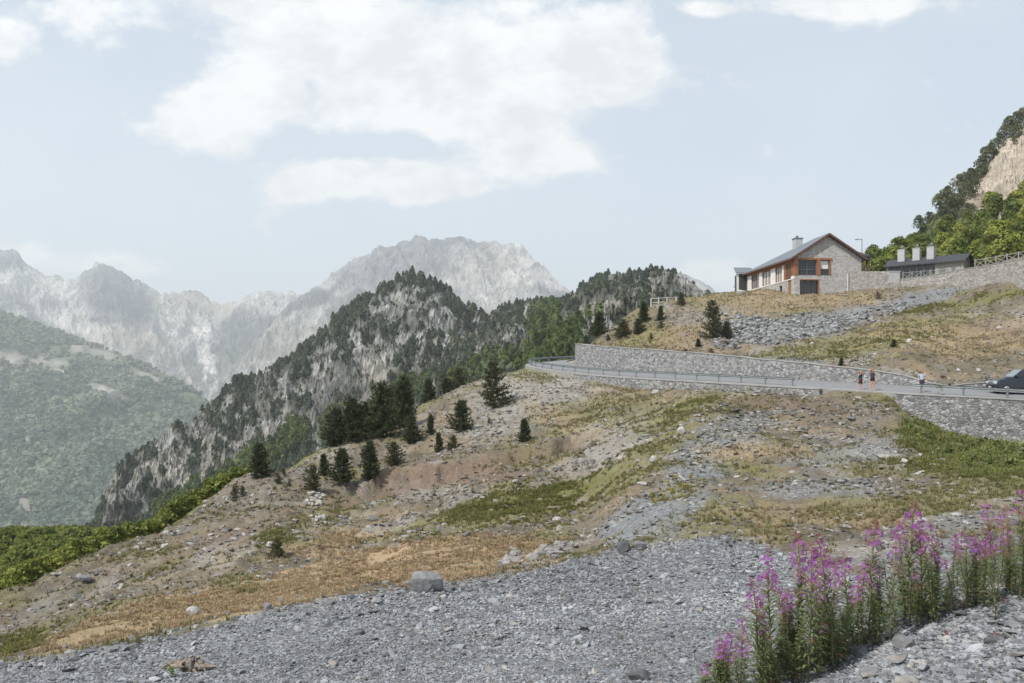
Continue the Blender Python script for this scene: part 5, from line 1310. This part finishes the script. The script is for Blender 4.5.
for i, (px, y, hp, wp, kd, lab) in enumerate(PINES):
    p = hit(px, y)
    if p.y > 200 or abs(HY - F * p.z / p.y - y) > 8:
        c = int(np.argmin(np.abs(PX - px))); p = Vector(((px - HX) / F * 100, 100, float(gz((px - HX) / F * 100, 100))))
    if kd[0] == 'p' and y < 395 and px < 500 or px in (429,): p = Vector(((px - HX) / F * 104, 104, (HY - y) / F * 104))
    h = hp / F * p.y * 1.0; w = wp / F * p.y
    g_ = 'pines and shrubs dotted over the slopes'
    if kd[0] == 'p':
        k = int(kd[1]); Rk = [.40, .33, .45, .36][k]; PK.place(k, p - Vector((0, 0, h * .03)), h, w / (2 * Rk) * 1.05, i * 2.1, lab, g_, .04)
    else: (SK if kd == 's' else BK).place(i, p - Vector((0, 0, .05)), h, w / 1.0, i * 1.3, lab, g_, .05)

# ------------------------------------------------------------------ SINGLE ROCKS
HI = [stone_tpl(900 + k, True, .8) for k in range(6)]
rock_me = []
for k in range(6):
    v, f = I2[0].copy(), I2[1]; r = np.random.default_rng(950 + k)
    for _ in range(12):
        n = r.normal(size=3); n /= np.linalg.norm(n); d_ = r.uniform(.45, .85); t = v @ n - d_; v -= np.where(t > 0, t, 0)[:, None] * n
    v += v * (.10 * (np.array([fbm(q[0] * 2.5 + 9, q[1] * 2.5 + q[2] * 2, 3, k) for q in v]) - .5))[:, None]
    rock_me.append((v, f))
def rock(px, y, w, hgt, colour, label, k, group='larger rocks lying on the slopes'):
    if y > 590 and w > 25: w, hgt = w * .82, hgt * 1.12
    else: w, hgt = w * .78, hgt * .78
    p = hit(px, y, 3.5); s = w / F * p.y / 2 * 1.45; v, f = rock_me[k % 6]
    v = v * np.array([s, s * .8, hgt / F * p.y / 2 * 1.5]) ; v[:, 2] += hgt / F * p.y * .42
    o = big_mesh('rock', v, f, M['stones'], smooth=False, col=np.repeat(np.array(colour)[None], len(v), 0)); o.location = p; o.rotation_euler = (0, 0, 0)
    return tag(o, label, 'rock', group)
G_, W_, DK = (.19, .19, .195), (.40, .385, .36), (.11, .112, .115)
for k, q in enumerate([
 (427, 592, 30, 20, (.20, .203, .21), 'big grey boulder sitting on the edge of the gravel'),
 (193, 616, 13, 9, W_, 'pale rock lying alone in the dry grass'), (270, 548, 9, 7, W_, 'white rock left of the open branched shrub'),
 (268, 612, 9, 12, G_, 'upright grey stone at the gravel edge beside a small pile'), (281, 603, 9, 6, G_, 'grey stone right of the upright stone by the gravel edge'),
 (624, 553, 13, 14, DK, 'dark upright rock at the upper end of the gravel'), (640, 550, 12, 11, G_, 'grey rock right of the dark upright rock'),
 (682, 436, 9, 8, W_, 'white block on the spoil ridge below the road'), (653, 462, 8, 9, W_, 'white pointed rock beside the olive grass strip'),
 (906, 648, 24, 15, (.17, .17, .175), 'large grey stone in front of the fireweed'), (1012, 628, 16, 10, G_, 'dark slab lying near the right edge below the fireweed'), (860, 655, 18, 12, G_, 'grey stone by the base of the fireweed clump'),
 (992, 645, 16, 12, DK, 'dark stone near the lone green stalk on the right'), (640, 680, 22, 12, DK, 'dark jagged stone at the bottom of the gravel'), (845, 652, 14, 9, W_, 'pale stone at the base of the fireweed'),
 (926, 437, 8, 5, W_, 'white rock in the weeds below the roadside wall'), (904, 465, 8, 6, W_, 'whitish rock left of the lush weeds'), (965, 450, 6, 4, W_, 'small white rock inside the lush weeds'),
 (84, 585, 16, 9, G_, 'flat grey rock on the stony crest at left'), (62, 562, 10, 8, G_, 'grey rock on the crest edge above the thicket'), (655, 395, 9, 6, W_, 'pale rock on the grassy bank under the low road wall'),
 (910, 343, 6, 5, W_, 'pale stone on the hill right of the small dark bush'), (958, 374, 5, 4, W_, 'pale rock over the retaining wall near the lone person'), (979, 376, 5, 4, W_, 'pale rock behind the front of the dark car'),
 (741, 295, 9, 6, W_, 'pale rock under the dark annex of the house'), (1000, 330, 7, 4, W_, 'pale rock on the dry hillside above the car'), (770, 652, 10, 8, G_, 'small stone at the left foot of the fireweed')]):
    rock(*q, k)
# heap of white rocks and the low dry stone line
for (cx, cy, rx, ry, n, lab, gnm) in ((316, 500, 10, 8, 26, 'white rock in the heap below the round dark pine', 'heap of white rocks'), (318, 521, 9, 7, 16, 'whitish rock in the lower heap on the slope', 'lower heap of whitish rocks')):
    rr = np.random.default_rng(int(cx + cy))
    for k in range(n): rock(cx + rr.normal(0, rx * .5), cy + rr.normal(0, ry * .5), rr.uniform(3, 6.5), rr.uniform(2.5, 5), tuple(np.array(W_) * rr.uniform(.85, 1.15)), lab, k, gnm)
rr = np.random.default_rng(77)
for k in range(48):
    u = rr.random(); rock(499 + 72 * u + rr.normal(0, 2), np.interp(u, [0, .4, .75, 1], [566, 560, 553, 548]) + rr.normal(0, 2.2), rr.uniform(5, 11), rr.uniform(4, 8), tuple(np.array((.26, .25, .24)) * rr.uniform(.65, 1.35)), 'stone in the loose line of stones at the far edge of the gravel', k, 'loose line of stones')

# ------------------------------------------------------------------ STUMP
sp = hit(188, 672, 3.5); st = tag(empty('tree_stump', sp), 'weathered splintered tree stump lying on the gravel at lower left', 'stump')
wood = plain('weathered_stump', (.24, .20, .165), .9, var=.5, scale=14, bmp=.7); sm = MB(); rr = np.random.default_rng(3); U = sp.y / F
for k in range(26):
    a = rr.uniform(-.5, pi + .5); L = rr.uniform(12, 30) * U; x0 = rr.uniform(-9, 9) * U
    sm.tube([(x0, rr.uniform(-4, 4) * U, -3 * U), (x0 + cos(a) * L * .3, rr.uniform(-5, 3) * U, 6 * U + rr.uniform(0, 6) * U), (x0 + cos(a) * L * .75, rr.uniform(-8, 6) * U, (4 + rr.uniform(0, 12)) * U * max(.4, sin(a) + .3)), (x0 + cos(a) * L, rr.uniform(-10, 6) * U, (1 + rr.uniform(0, 9)) * U * max(.2, sin(a)))], [4.0 * U, 3.0 * U, 1.6 * U, .3 * U], 6)
sm.build('stump_wood', wood, st, smooth=True)

# ------------------------------------------------------------------ FIREWEED (each stem a thing: stem, foliage, blossoms, seed pods)
def fireweed_tpl(seed, full_=True, pale=False):
    r = np.random.default_rng(seed); H = 1.0; bend = r.uniform(-.05, .05, 2)
    def ax(t): return np.array([bend[0] * t * t + .012 * sin(t * 7 + seed), bend[1] * t * t, t])
    stem = MB(); stem.tube([ax(t) for t in (-.03, .2, .45, .7, .88, 1.0)], [.0075, .007, .006, .0045, .003, .0012], 6)
    lv, lf, lc = [], [], []
    n = 108; ft = .66 if full_ else .92
    for k in range(n):
        t = .05 + (ft - .02) * (k / n)**.9; a = k * 2.4 + r.normal(0, .25); L = r.uniform(.08, .128) * (1 - .45 * max(0, t - .35) / .5) * (.75 + .25 * min(1, t / .12)); b = ax(t)
        o = np.array([cos(a), sin(a), 0]); s = np.array([-sin(a), cos(a), 0]); up = r.uniform(.35, 1.0); w = r.uniform(.0062, .0095)
        p1 = b + o * L * .35 + np.array([0, 0, L * .35 * up]); p2 = b + o * L * .72 + np.array([0, 0, L * .55 * up]); p3 = b + o * L + np.array([0, 0, L * (.55 * up - .12)])
        i = len(lv); lv += [b, p1 - s * w, p1 + s * w, p2 - s * w * .8, p2 + s * w * .8, p3]; lf += [(i, i + 1, i + 2), (i + 1, i + 3, i + 4), (i + 1, i + 4, i + 2), (i + 3, i + 5, i + 4)]
        sh = r.uniform(.7, 1.3); dry = r.random() < .06 and t < .3; lc += [np.array((.145, .18, .07) if not dry else (.24, .08, .04)) * sh] * 6
    fv, ff, fc = [], [], []; pv = MB()
    if full_:
        nf = int(r.integers(11, 22))
        for k in range(nf):
            t = .74 + .20 * (k / nf); a = k * 2.4 + r.normal(0, .4); b = ax(t); L = .055 * (1.1 - .5 * (k / nf)) * r.uniform(.8, 1.3); o = np.array([cos(a), sin(a), .35]); c = b + o * L
            pv.tube([b, c], [.0018, .0014], 3, False)
            if r.random() < (.22 if k < nf * .45 else .05): continue
            nr = o + r.normal(0, .35, 3); nr /= np.linalg.norm(nr); t1 = np.cross(nr, (0.1, .2, .95)); t1 /= np.linalg.norm(t1); t2 = np.cross(nr, t1); ps = r.uniform(.012, .019) * (1.15 if pale else 1)
            colr = np.array((.34, .095, .37)) if not pale else np.array((.38, .17, .42)); colr = colr * r.uniform(.75, 1.2) 
            for e in range(4):
                an = e * pi / 2 + .4; d1 = t1 * cos(an) + t2 * sin(an); d2 = -t1 * sin(an) + t2 * cos(an); i = len(fv)
                fv += [c, c + d1 * ps * .8 + d2 * ps * .55 + nr * ps * .25, c + d1 * ps * 1.35 + nr * ps * .15, c + d1 * ps * .8 - d2 * ps * .55 + nr * ps * .25]; ff.append((i, i + 1, i + 2, i + 3)); fc += [colr] * 4
        for k in range(14):          # drooping buds at the tip
            t = .93 + .068 * k / 14; a = k * 2.4; b = ax(t); o = np.array([cos(a), sin(a), -.1 + .8 * k / 14]); L = .024 * (1 - k / 20); c = b + o * L; i = len(fv); s = np.array([-sin(a), cos(a), 0]) * .0038; u_ = np.array([0, 0, .0038])
            fv += [b, c + s, c + o * .012, c - s]; ff.append((i, i + 1, i + 2, i + 3)); fv += [b, c + u_, c + o * .012, c - u_]; ff.append((i + 4, i + 5, i + 6, i + 7)); fc += [np.array((.34, .05, .12))] * 8
        for k in range(int(r.integers(10, 26))):   # long reddish pods under the flowers
            t = .58 + .2 * r.random(); a = r.uniform(0, 6.28); b = ax(t); L = r.uniform(.05, .085); o = np.array([cos(a), sin(a), r.uniform(.5, 1.1)])
            pv.tube([b, b + o * L * .6, b + o * L], [.0014, .0022, .001], 4, False)
    return stem, (np.array(lv), np.array(lf), np.array(lc)), (np.array(fv), np.array(ff), np.array(fc)) if full_ else None, pv
stemm = plain('fireweed_stem', (.19, .17, .085), .7, var=.3); podm = plain('seed_pods', (.25, .10, .08), .7, var=.3, scale=8); petal = attr_mat('petals', .6, .15, 20, transl=.35)
M['blade'] = attr_mat('fireweed_leaf', .55, .2, 6, transl=.25)
def fw_proto(seed, full_=True, pale=False):
    s, l, f, pv = fireweed_tpl(seed, full_, pale); r = tag(empty('fireweed', (0, 0, 0)), 'fireweed', 'wildflower', 'fireweed stems along the gravel bank')
    s.build('stem', stemm, r, smooth=True); big_mesh('foliage', l[0], l[1], M['blade'], r, col=l[2])
    if full_: big_mesh('blossom', f[0], f[1], petal, r, col=f[2]); pv.build('seed_pods', podm, r)
    return r
FW = Kind([fw_proto(1000 + k) for k in range(7)]); FP = Kind([fw_proto(1020 + k, True, True) for k in range(3)]); FG = Kind([fw_proto(1040 + k, False) for k in range(2)])
def ybase(px): return np.interp(px, [690, 720, 760, 800, 850, 880, 920, 970, 1024, 1060], [715, 705, 694, 680, 662, 640, 622, 606, 594, 586])
TOPS = [(755.6, 572, 'slim fireweed at the left end of the tall clump'), (773, 551, 'fireweed with a broad pink head second in the tall clump from the gravel side'), (790, 533, 'tall fireweed with dark magenta tip rising above the left part of the clump'), (794.5, 559, ''), (813, 538, 'fireweed with orange pods under a pink tip standing clear against the gravel'), (815, 581, ''), (834, 535, 'tall fireweed with purple tip and bare reddish pods in the middle of the clump'), (828, 556, ''), (846, 551, 'fireweed with loose purple flowers right of the purple tipped one'), (779, 596, ''), (837, 615, ''), (817, 621, ''), (746, 618, 'short fireweed with a single bright pink spike beside the pale low cluster'),
 (867, 516, 'very tall fireweed with a long red stalk and magenta tip'), (887, 541, ''), (900.6, 521.6, 'fireweed with a wide purple head over the dry grass'), (913.4, 498, 'tallest fireweed of the middle with an orange red spike'), (926, 516, 'fireweed with pink tip right of the orange red spike'), (941.6, 523, 'fireweed with a full violet head over the grey stones'), (935, 550, ''), (920, 572, ''), (908, 565, ''), (963, 530, ''), (973, 536, 'fireweed bending left with violet flowers near the right end'), (990, 501, 'tall fireweed with two separate magenta tufts near the right edge'), (989, 533, ''), (1004.7, 513, 'fireweed with a spreading violet head near the right edge'), (1021, 487, 'tall dark pink fireweed at the right edge of the view'), (877, 578, ''), (872, 588, ''), (891.6, 594, ''), (969, 568, ''), (981, 547, ''), (1018, 533, ''), (948, 581, ''), (764, 590, ''), (802, 575, ''), (856, 560, ''), (958, 545, ''), (1012, 525, ''), (783, 570, ''), (823, 566, ''), (1035, 500, ''), (1045, 515, ''), (952, 535, ''), (930, 530, ''), (881, 560, ''), (842, 575, '')]
rr = np.random.default_rng(41); GF = 'fireweed stems along the gravel bank'
def fw_place(kind, px, ytop, label, dy=None, dx=None):
    bx_ = px + (rr.uniform(-8, 8) if dx is None else dx); yb = ybase(bx_) + (rr.uniform(-24, 8) if dy is None else dy); p = hit(bx_, yb, 3.0); h = (yb - ytop) / F * p.y
    tilt = atan2((px - bx_), (yb - ytop))
    o = kind.place(int(rr.integers(0, 97)), p, h, max(.75, min(1.25, h)) * 1.12, 0, label, GF)
    o.rotation_euler = (rr.uniform(-.12, .14), tilt + rr.normal(0, .05), rr.uniform(0, 6.28)); o.rotation_mode = 'ZYX'
    return o
for px, yt, lab in TOPS: fw_place(FP if (not lab and rr.random() < .4) else FW, px, yt, lab or 'fireweed stem with pink flowers inside the dense clump on the gravel bank')
for k in range(30):
    px = rr.uniform(752, 1030); fw_place(FW if rr.random() < .6 else FP, px, ybase(px) - rr.uniform(55, 95), 'shorter fireweed half hidden in the dense clump on the gravel bank')
for k in range(56):
    px = rr.uniform(756, 1034); fw_place(FG, px, ybase(px) - rr.uniform(32, 82), 'leafy fireweed stem without flowers at the foot of the clump')
for px, yt, lab in [(722, 629, 'pale lilac fireweed in the low cluster at the left end'), (714, 636, ''), (729, 634, ''), (707, 660, ''), (737, 646, ''), (718, 645, ''), (732, 652, ''), (741, 640, ''), (725, 640, '')]:
    fw_place(FP, px, yt, lab or 'pale lilac fireweed crowded in the low cluster at the left end', dy=rr.uniform(-4, 10), dx=rr.uniform(-5, 5))
fw_place(FG, 996, 560, 'lone leafy green fireweed stalk in front of the others at right', dy=22, dx=0)

# small plants: red basal rosettes, green stalks, moss tufts
def sprig_tpl(seed, n=26, up=.8, w=.05):
    r = np.random.default_rng(seed); V, Q = [], []
    for k in range(n):
        a = r.uniform(0, 6.28); t = r.random(); b = np.array([r.normal(0, .06), r.normal(0, .06), t * up * .7]); o = np.array([cos(a), sin(a), r.uniform(.1, .9)]); L = r.uniform(.18, .38); s = np.array([-sin(a), cos(a), 0]) * w * r.uniform(.7, 1.4)
        i = len(V); V += [b, b + o * L * .5 + s, b + o * L, b + o * L * .5 - s]; Q.append((i, i + 1, i + 2, i + 3))
    V = np.array(V); return V, np.array(Q), r.uniform(.7, 1.3, len(V))
def plants(name, seed, colour, spots, cat, group, up=.8, w=.05):
    pr = None
    for px, y, hp, lab in spots:
        p = hit(px, y, 3.0); s = hp / F * p.y
        if pr is None:
            t = sprig_tpl(seed, up=up, w=w); pr = o = big_mesh(name, t[0], t[1], M['blade'], col=np.clip(np.array(colour)[None] * t[2][:, None], 0, 1))
        else: o = pr.copy(); COL.objects.link(o)
        o.location = p; o.scale = (s, s, s); o.rotation_euler = (0, 0, px * .7); tag(o, lab, cat, group)
GR = 'red seedlings at the foot of the fireweed'
plants('red_seedling', 1101, (.27, .065, .04), [(855, 652, 14, 'red leaved seedling left under the fireweed clump'), (866, 646, 13, ''), (905, 612, 12, ''), (947, 640, 10, 'red seedling in the bare stones right of the large grey stone'), (995, 640, 12, 'red seedling at the foot of the lone green stalk'), (1003, 606, 12, ''), (925, 615, 10, ''), (788, 682, 12, ''), (800, 676, 10, ''), (940, 612, 10, ''), (960, 608, 9, '')], 'seedling', GR) if False else None
spots = [(855, 652, 14, 'red leaved seedling left under the fireweed clump'), (866, 646, 13, 0), (905, 612, 12, 0), (947, 640, 10, 'red seedling in the bare stones right of the large grey stone'), (995, 640, 12, 'red seedling at the foot of the lone green stalk'), (1003, 606, 12, 0), (925, 615, 10, 0), (788, 682, 12, 0), (800, 676, 10, 0), (940, 612, 10, 0), (960, 608, 9, 0)]
plants('red_seedling', 1101, (.27, .065, .04), [(a, b_, c, d_ or 'red leaved seedling tucked under the fireweed stems') for a, b_, c, d_ in spots], 'seedling', GR)
plants('green_weed', 1102, (.13, .17, .05), [(577, 646, 8, 'small green tuft alone in the grey gravel'), (172, 678, 16, 'green weed at the left of the splintered stump'), (440, 602, 7, 'tiny green weed below the big grey boulder')], 'weed', 'small weeds in the gravel', w=.08)
plants('green_stalk', 1103, (.14, .18, .06), [(766, 543, 22, 'upright green stalk at the upper edge of the gravel'), (845, 497, 14, 'thin green stalk on the pale gravel left of the weeds'), (908, 487, 22, 'green stalk at the left of the lush weeds'), (888, 489, 12, 'small green stalk left of the lush weeds'), (941, 427, 16, 'bright green stalk against the roadside wall'), (1003, 462, 26, 'bright green stalk among the lush weeds at right'), (1020, 466, 28, 'tall bright green stalk at the right edge under the wall'), (985, 468, 22, 'bright green stalk left of the others in the lush weeds'), (970, 470, 20, 'small bright green stalk in the middle of the lush weeds'), (560, 532, 9, 'little green stalk right of the green patch')], 'weed', 'green stalks on the waste ground', up=1.2, w=.03)
spots = []
plants('yellow_weed', 1104, (.36, .30, .04), [(668, 487, 9, 0), (676, 482, 9, 0), (660, 492, 8, 0), (684, 490, 9, 0), (652, 498, 9, 0), (690, 480, 8, 0), (664, 500, 8, 0), (672, 495, 10, 0), (681, 499, 8, 0), (710, 515, 6, 0)] if False else [(px_, y_, h_, 'yellow green weed in the bright patch on the spoil ridge') for px_, y_, h_ in [(668, 487, 9), (676, 482, 9), (660, 492, 8), (684, 490, 9), (652, 498, 9), (690, 480, 8), (664, 500, 8), (672, 495, 10), (681, 499, 8), (656, 505, 9)]], 'weed', 'yellow green weeds on the spoil ridge', w=.09)

# ------------------------------------------------------------------ valley floor far below, reaching the horizon
vp = np.array([(-30000, -3000, -520), (30000, -3000, -520), (30000, 40000, -520), (-30000, 40000, -520)], float)
tag(big_mesh('valley_floor', vp, np.array([[0, 1, 2, 3]]), M['slope_soil'], col=np.repeat(np.array([[.10, .12, .07]]), 4, 0), attrs={'rock': np.zeros(4)}), kind='structure')

# ------------------------------------------------------------------ HAZE, SKY, SUN, CAMERA
hz = MB().box(-9000, 9000, -400, 9000, -540, 1150)
mh = bpy.data.materials.new('haze_air'); mh.use_nodes = True; nt = mh.node_tree
nt.nodes.remove(nt.nodes['Principled BSDF']); pv = N(nt, 'ShaderNodeVolumePrincipled'); pv.inputs['Color'].default_value = (.93, .96, 1, 1); pv.inputs['Density'].default_value = HAZE = 1.35e-4; pv.inputs['Density Attribute'].default_value = ''; pv.inputs['Anisotropy'].default_value = .25
nt.links.new(pv.outputs[0], nt.nodes['Material Output'].inputs['Volume'])
tag(hz.build('haze', mh), kind='stuff')

SUN_EL, SDIR = radians(50), Vector((-.70, -.58))
SDIR.normalize()
w = bpy.data.worlds.new('World'); SC.world = w; w.use_nodes = True; nt = w.node_tree; bg = nt.nodes['Background']
sky = N(nt, 'ShaderNodeTexSky'); sky.sky_type = 'NISHITA'; sky.sun_disc = False; sky.sun_elevation = SUN_EL; sky.sun_rotation = atan2(SDIR.x, SDIR.y); sky.altitude = 1000; sky.air_density = 1.0; sky.dust_density = 1.5; sky.ozone_density = 1.0
tc = nt.nodes.new('ShaderNodeTexCoord'); sep = nt.nodes.new('ShaderNodeSeparateXYZ'); nt.links.new(tc.outputs['Generated'], sep.inputs[0])
yy = math_n(nt, 'MAXIMUM', sep.outputs[1], .05); U = math_n(nt, 'DIVIDE', sep.outputs[0], yy); Vv = math_n(nt, 'DIVIDE', sep.outputs[2], yy)
front = maprange(nt, sep.outputs[1], .05, .25, 0, 1)
cmb = nt.nodes.new('ShaderNodeCombineXYZ'); nt.links.new(U, cmb.inputs[0]); nt.links.new(math_n(nt, 'MULTIPLY', Vv, 1.5), cmb.inputs[1]); cmb.inputs[2].default_value = 3.7
CL = [(450, 55, 175, 52, 1), (590, 62, 66, 46, 1), (320, 35, 95, 42, .9), (208, 116, 54, 30, 1.4), (300, 100, 60, 34, .5), (480, 118, 100, 30, .9), (548, 160, 50, 15, 1.1), (350, 172, 78, 22, .9), (300, 192, 28, 12, .7), (425, 186, 66, 18, 1.05), (80, 18, 44, 30, 1), (0, 42, 30, 26, .9), (850, 5, 110, 14, 1.2), (712, 10, 26, 7, .75), (668, 14, 22, 20, -.5), (760, 24, 40, 10, -.4), (30, 252, 90, 16, .7), (120, 268, 70, 11, .7), (720, 272, 46, 14, .8), (590, 284, 34, 10, .5), (240, 0, 60, 16, .8), (405, 147, 40, 10, -.6), (312, 84, 15, 20, -.5), (345, 150, 20, 10, -.4), (520, 20, 26, 10, -.4), (282, 148, 26, 12, -.45), (640, 118, 40, 18, -.4), (150, 60, 36, 26, -.35), (180, 175, 60, 14, -.35), (-120, 90, 70, 40, 1), (1200, 60, 120, 40, .9)]
tot = None
for px, y, rx, ry, kk in CL:
    cu, cv = (px - HX) / F, (HY - y) / F
    a = math_n(nt, 'MULTIPLY', math_n(nt, 'SUBTRACT', U, cu), F / rx); b_ = math_n(nt, 'MULTIPLY', math_n(nt, 'SUBTRACT', Vv, cv), F / ry)
    e = math_n(nt, 'ADD', math_n(nt, 'MULTIPLY', a, a), math_n(nt, 'MULTIPLY', b_, b_))
    e = math_n(nt, 'MULTIPLY', math_n(nt, 'EXPONENT', math_n(nt, 'MULTIPLY', e, -.8)), kk)
    tot = e if tot is None else math_n(nt, 'ADD', tot, e)
tot = math_n(nt, 'MULTIPLY', math_n(nt, 'MINIMUM', tot, 1.15), front)
nz = noise_t(nt, cmb.outputs[0], 9.0, 9, .60); n2 = noise_t(nt, cmb.outputs[0], 3.0, 4, .5)
dens = math_n(nt, 'ADD', tot, math_n(nt, 'MULTIPLY', math_n(nt, 'SUBTRACT', nz, .5), 2.25))
cov = maprange(nt, math_n(nt, 'ADD', dens, math_n(nt, 'MULTIPLY', math_n(nt, 'SUBTRACT', noise_t(nt, cmb.outputs[0], 30, 6, .6), .5), .7)), .34, .78, 0, 1)
veil = math_n(nt, 'ADD', .62, math_n(nt, 'MULTIPLY', maprange(nt, n2, .3, .7, 0, 1), .16))
veil = math_n(nt, 'ADD', veil, maprange(nt, sep.outputs[2], 0.02, .34, .22, 0), True)
c = mixc(nt, veil, sky.outputs[0], (5.45, 6.05, 6.5))
cc = mixc(nt, maprange(nt, noise_t(nt, cmb.outputs[0], 11, 8, .62), .38, .56, 0, 1), (6.0, 6.15, 6.25), (7.5, 7.5, 7.4))
c = mixc(nt, math_n(nt, 'MULTIPLY', cov, .92), c, cc)
nt.links.new(c, bg.inputs[0]); bg.inputs[1].default_value = .105

sl = bpy.data.lights.new('sun', 'SUN'); sl.energy = 3.4; sl.angle = radians(.6); sl.color = (1, .955, .89)
so = bpy.data.objects.new('sun', sl); COL.objects.link(so)
dv = Vector((SDIR.x * cos(SUN_EL), SDIR.y * cos(SUN_EL), sin(SUN_EL))); so.rotation_euler = dv.to_track_quat('Z', 'Y').to_euler()

cam = bpy.data.cameras.new('camera'); co = bpy.data.objects.new('camera', cam); COL.objects.link(co); SC.camera = co
co.location = (0, 0, 0); co.rotation_euler = (pi / 2, 0, 0); cam.sensor_width = 36; cam.lens = F / 1024 * 36; cam.shift_y = (HY - 341.5) / 1024; cam.clip_start = .1; cam.clip_end = 80000
SC.view_settings.view_transform = 'Standard'; SC.view_settings.look = 'None'; SC.view_settings.exposure = 0.50; SC.view_settings.gamma = 1; SC.view_settings.use_curve_mapping = False
SC.render.engine = 'CYCLES'
cy = SC.cycles
cy.use_denoising = True; cy.max_bounces = 6; cy.diffuse_bounces = 3; cy.glossy_bounces = 2; cy.transmission_bounces = 3; cy.volume_bounces = 1; cy.transparent_max_bounces = 8
try: cy.denoiser = 'OPENIMAGEDENOISE'
except Exception: pass
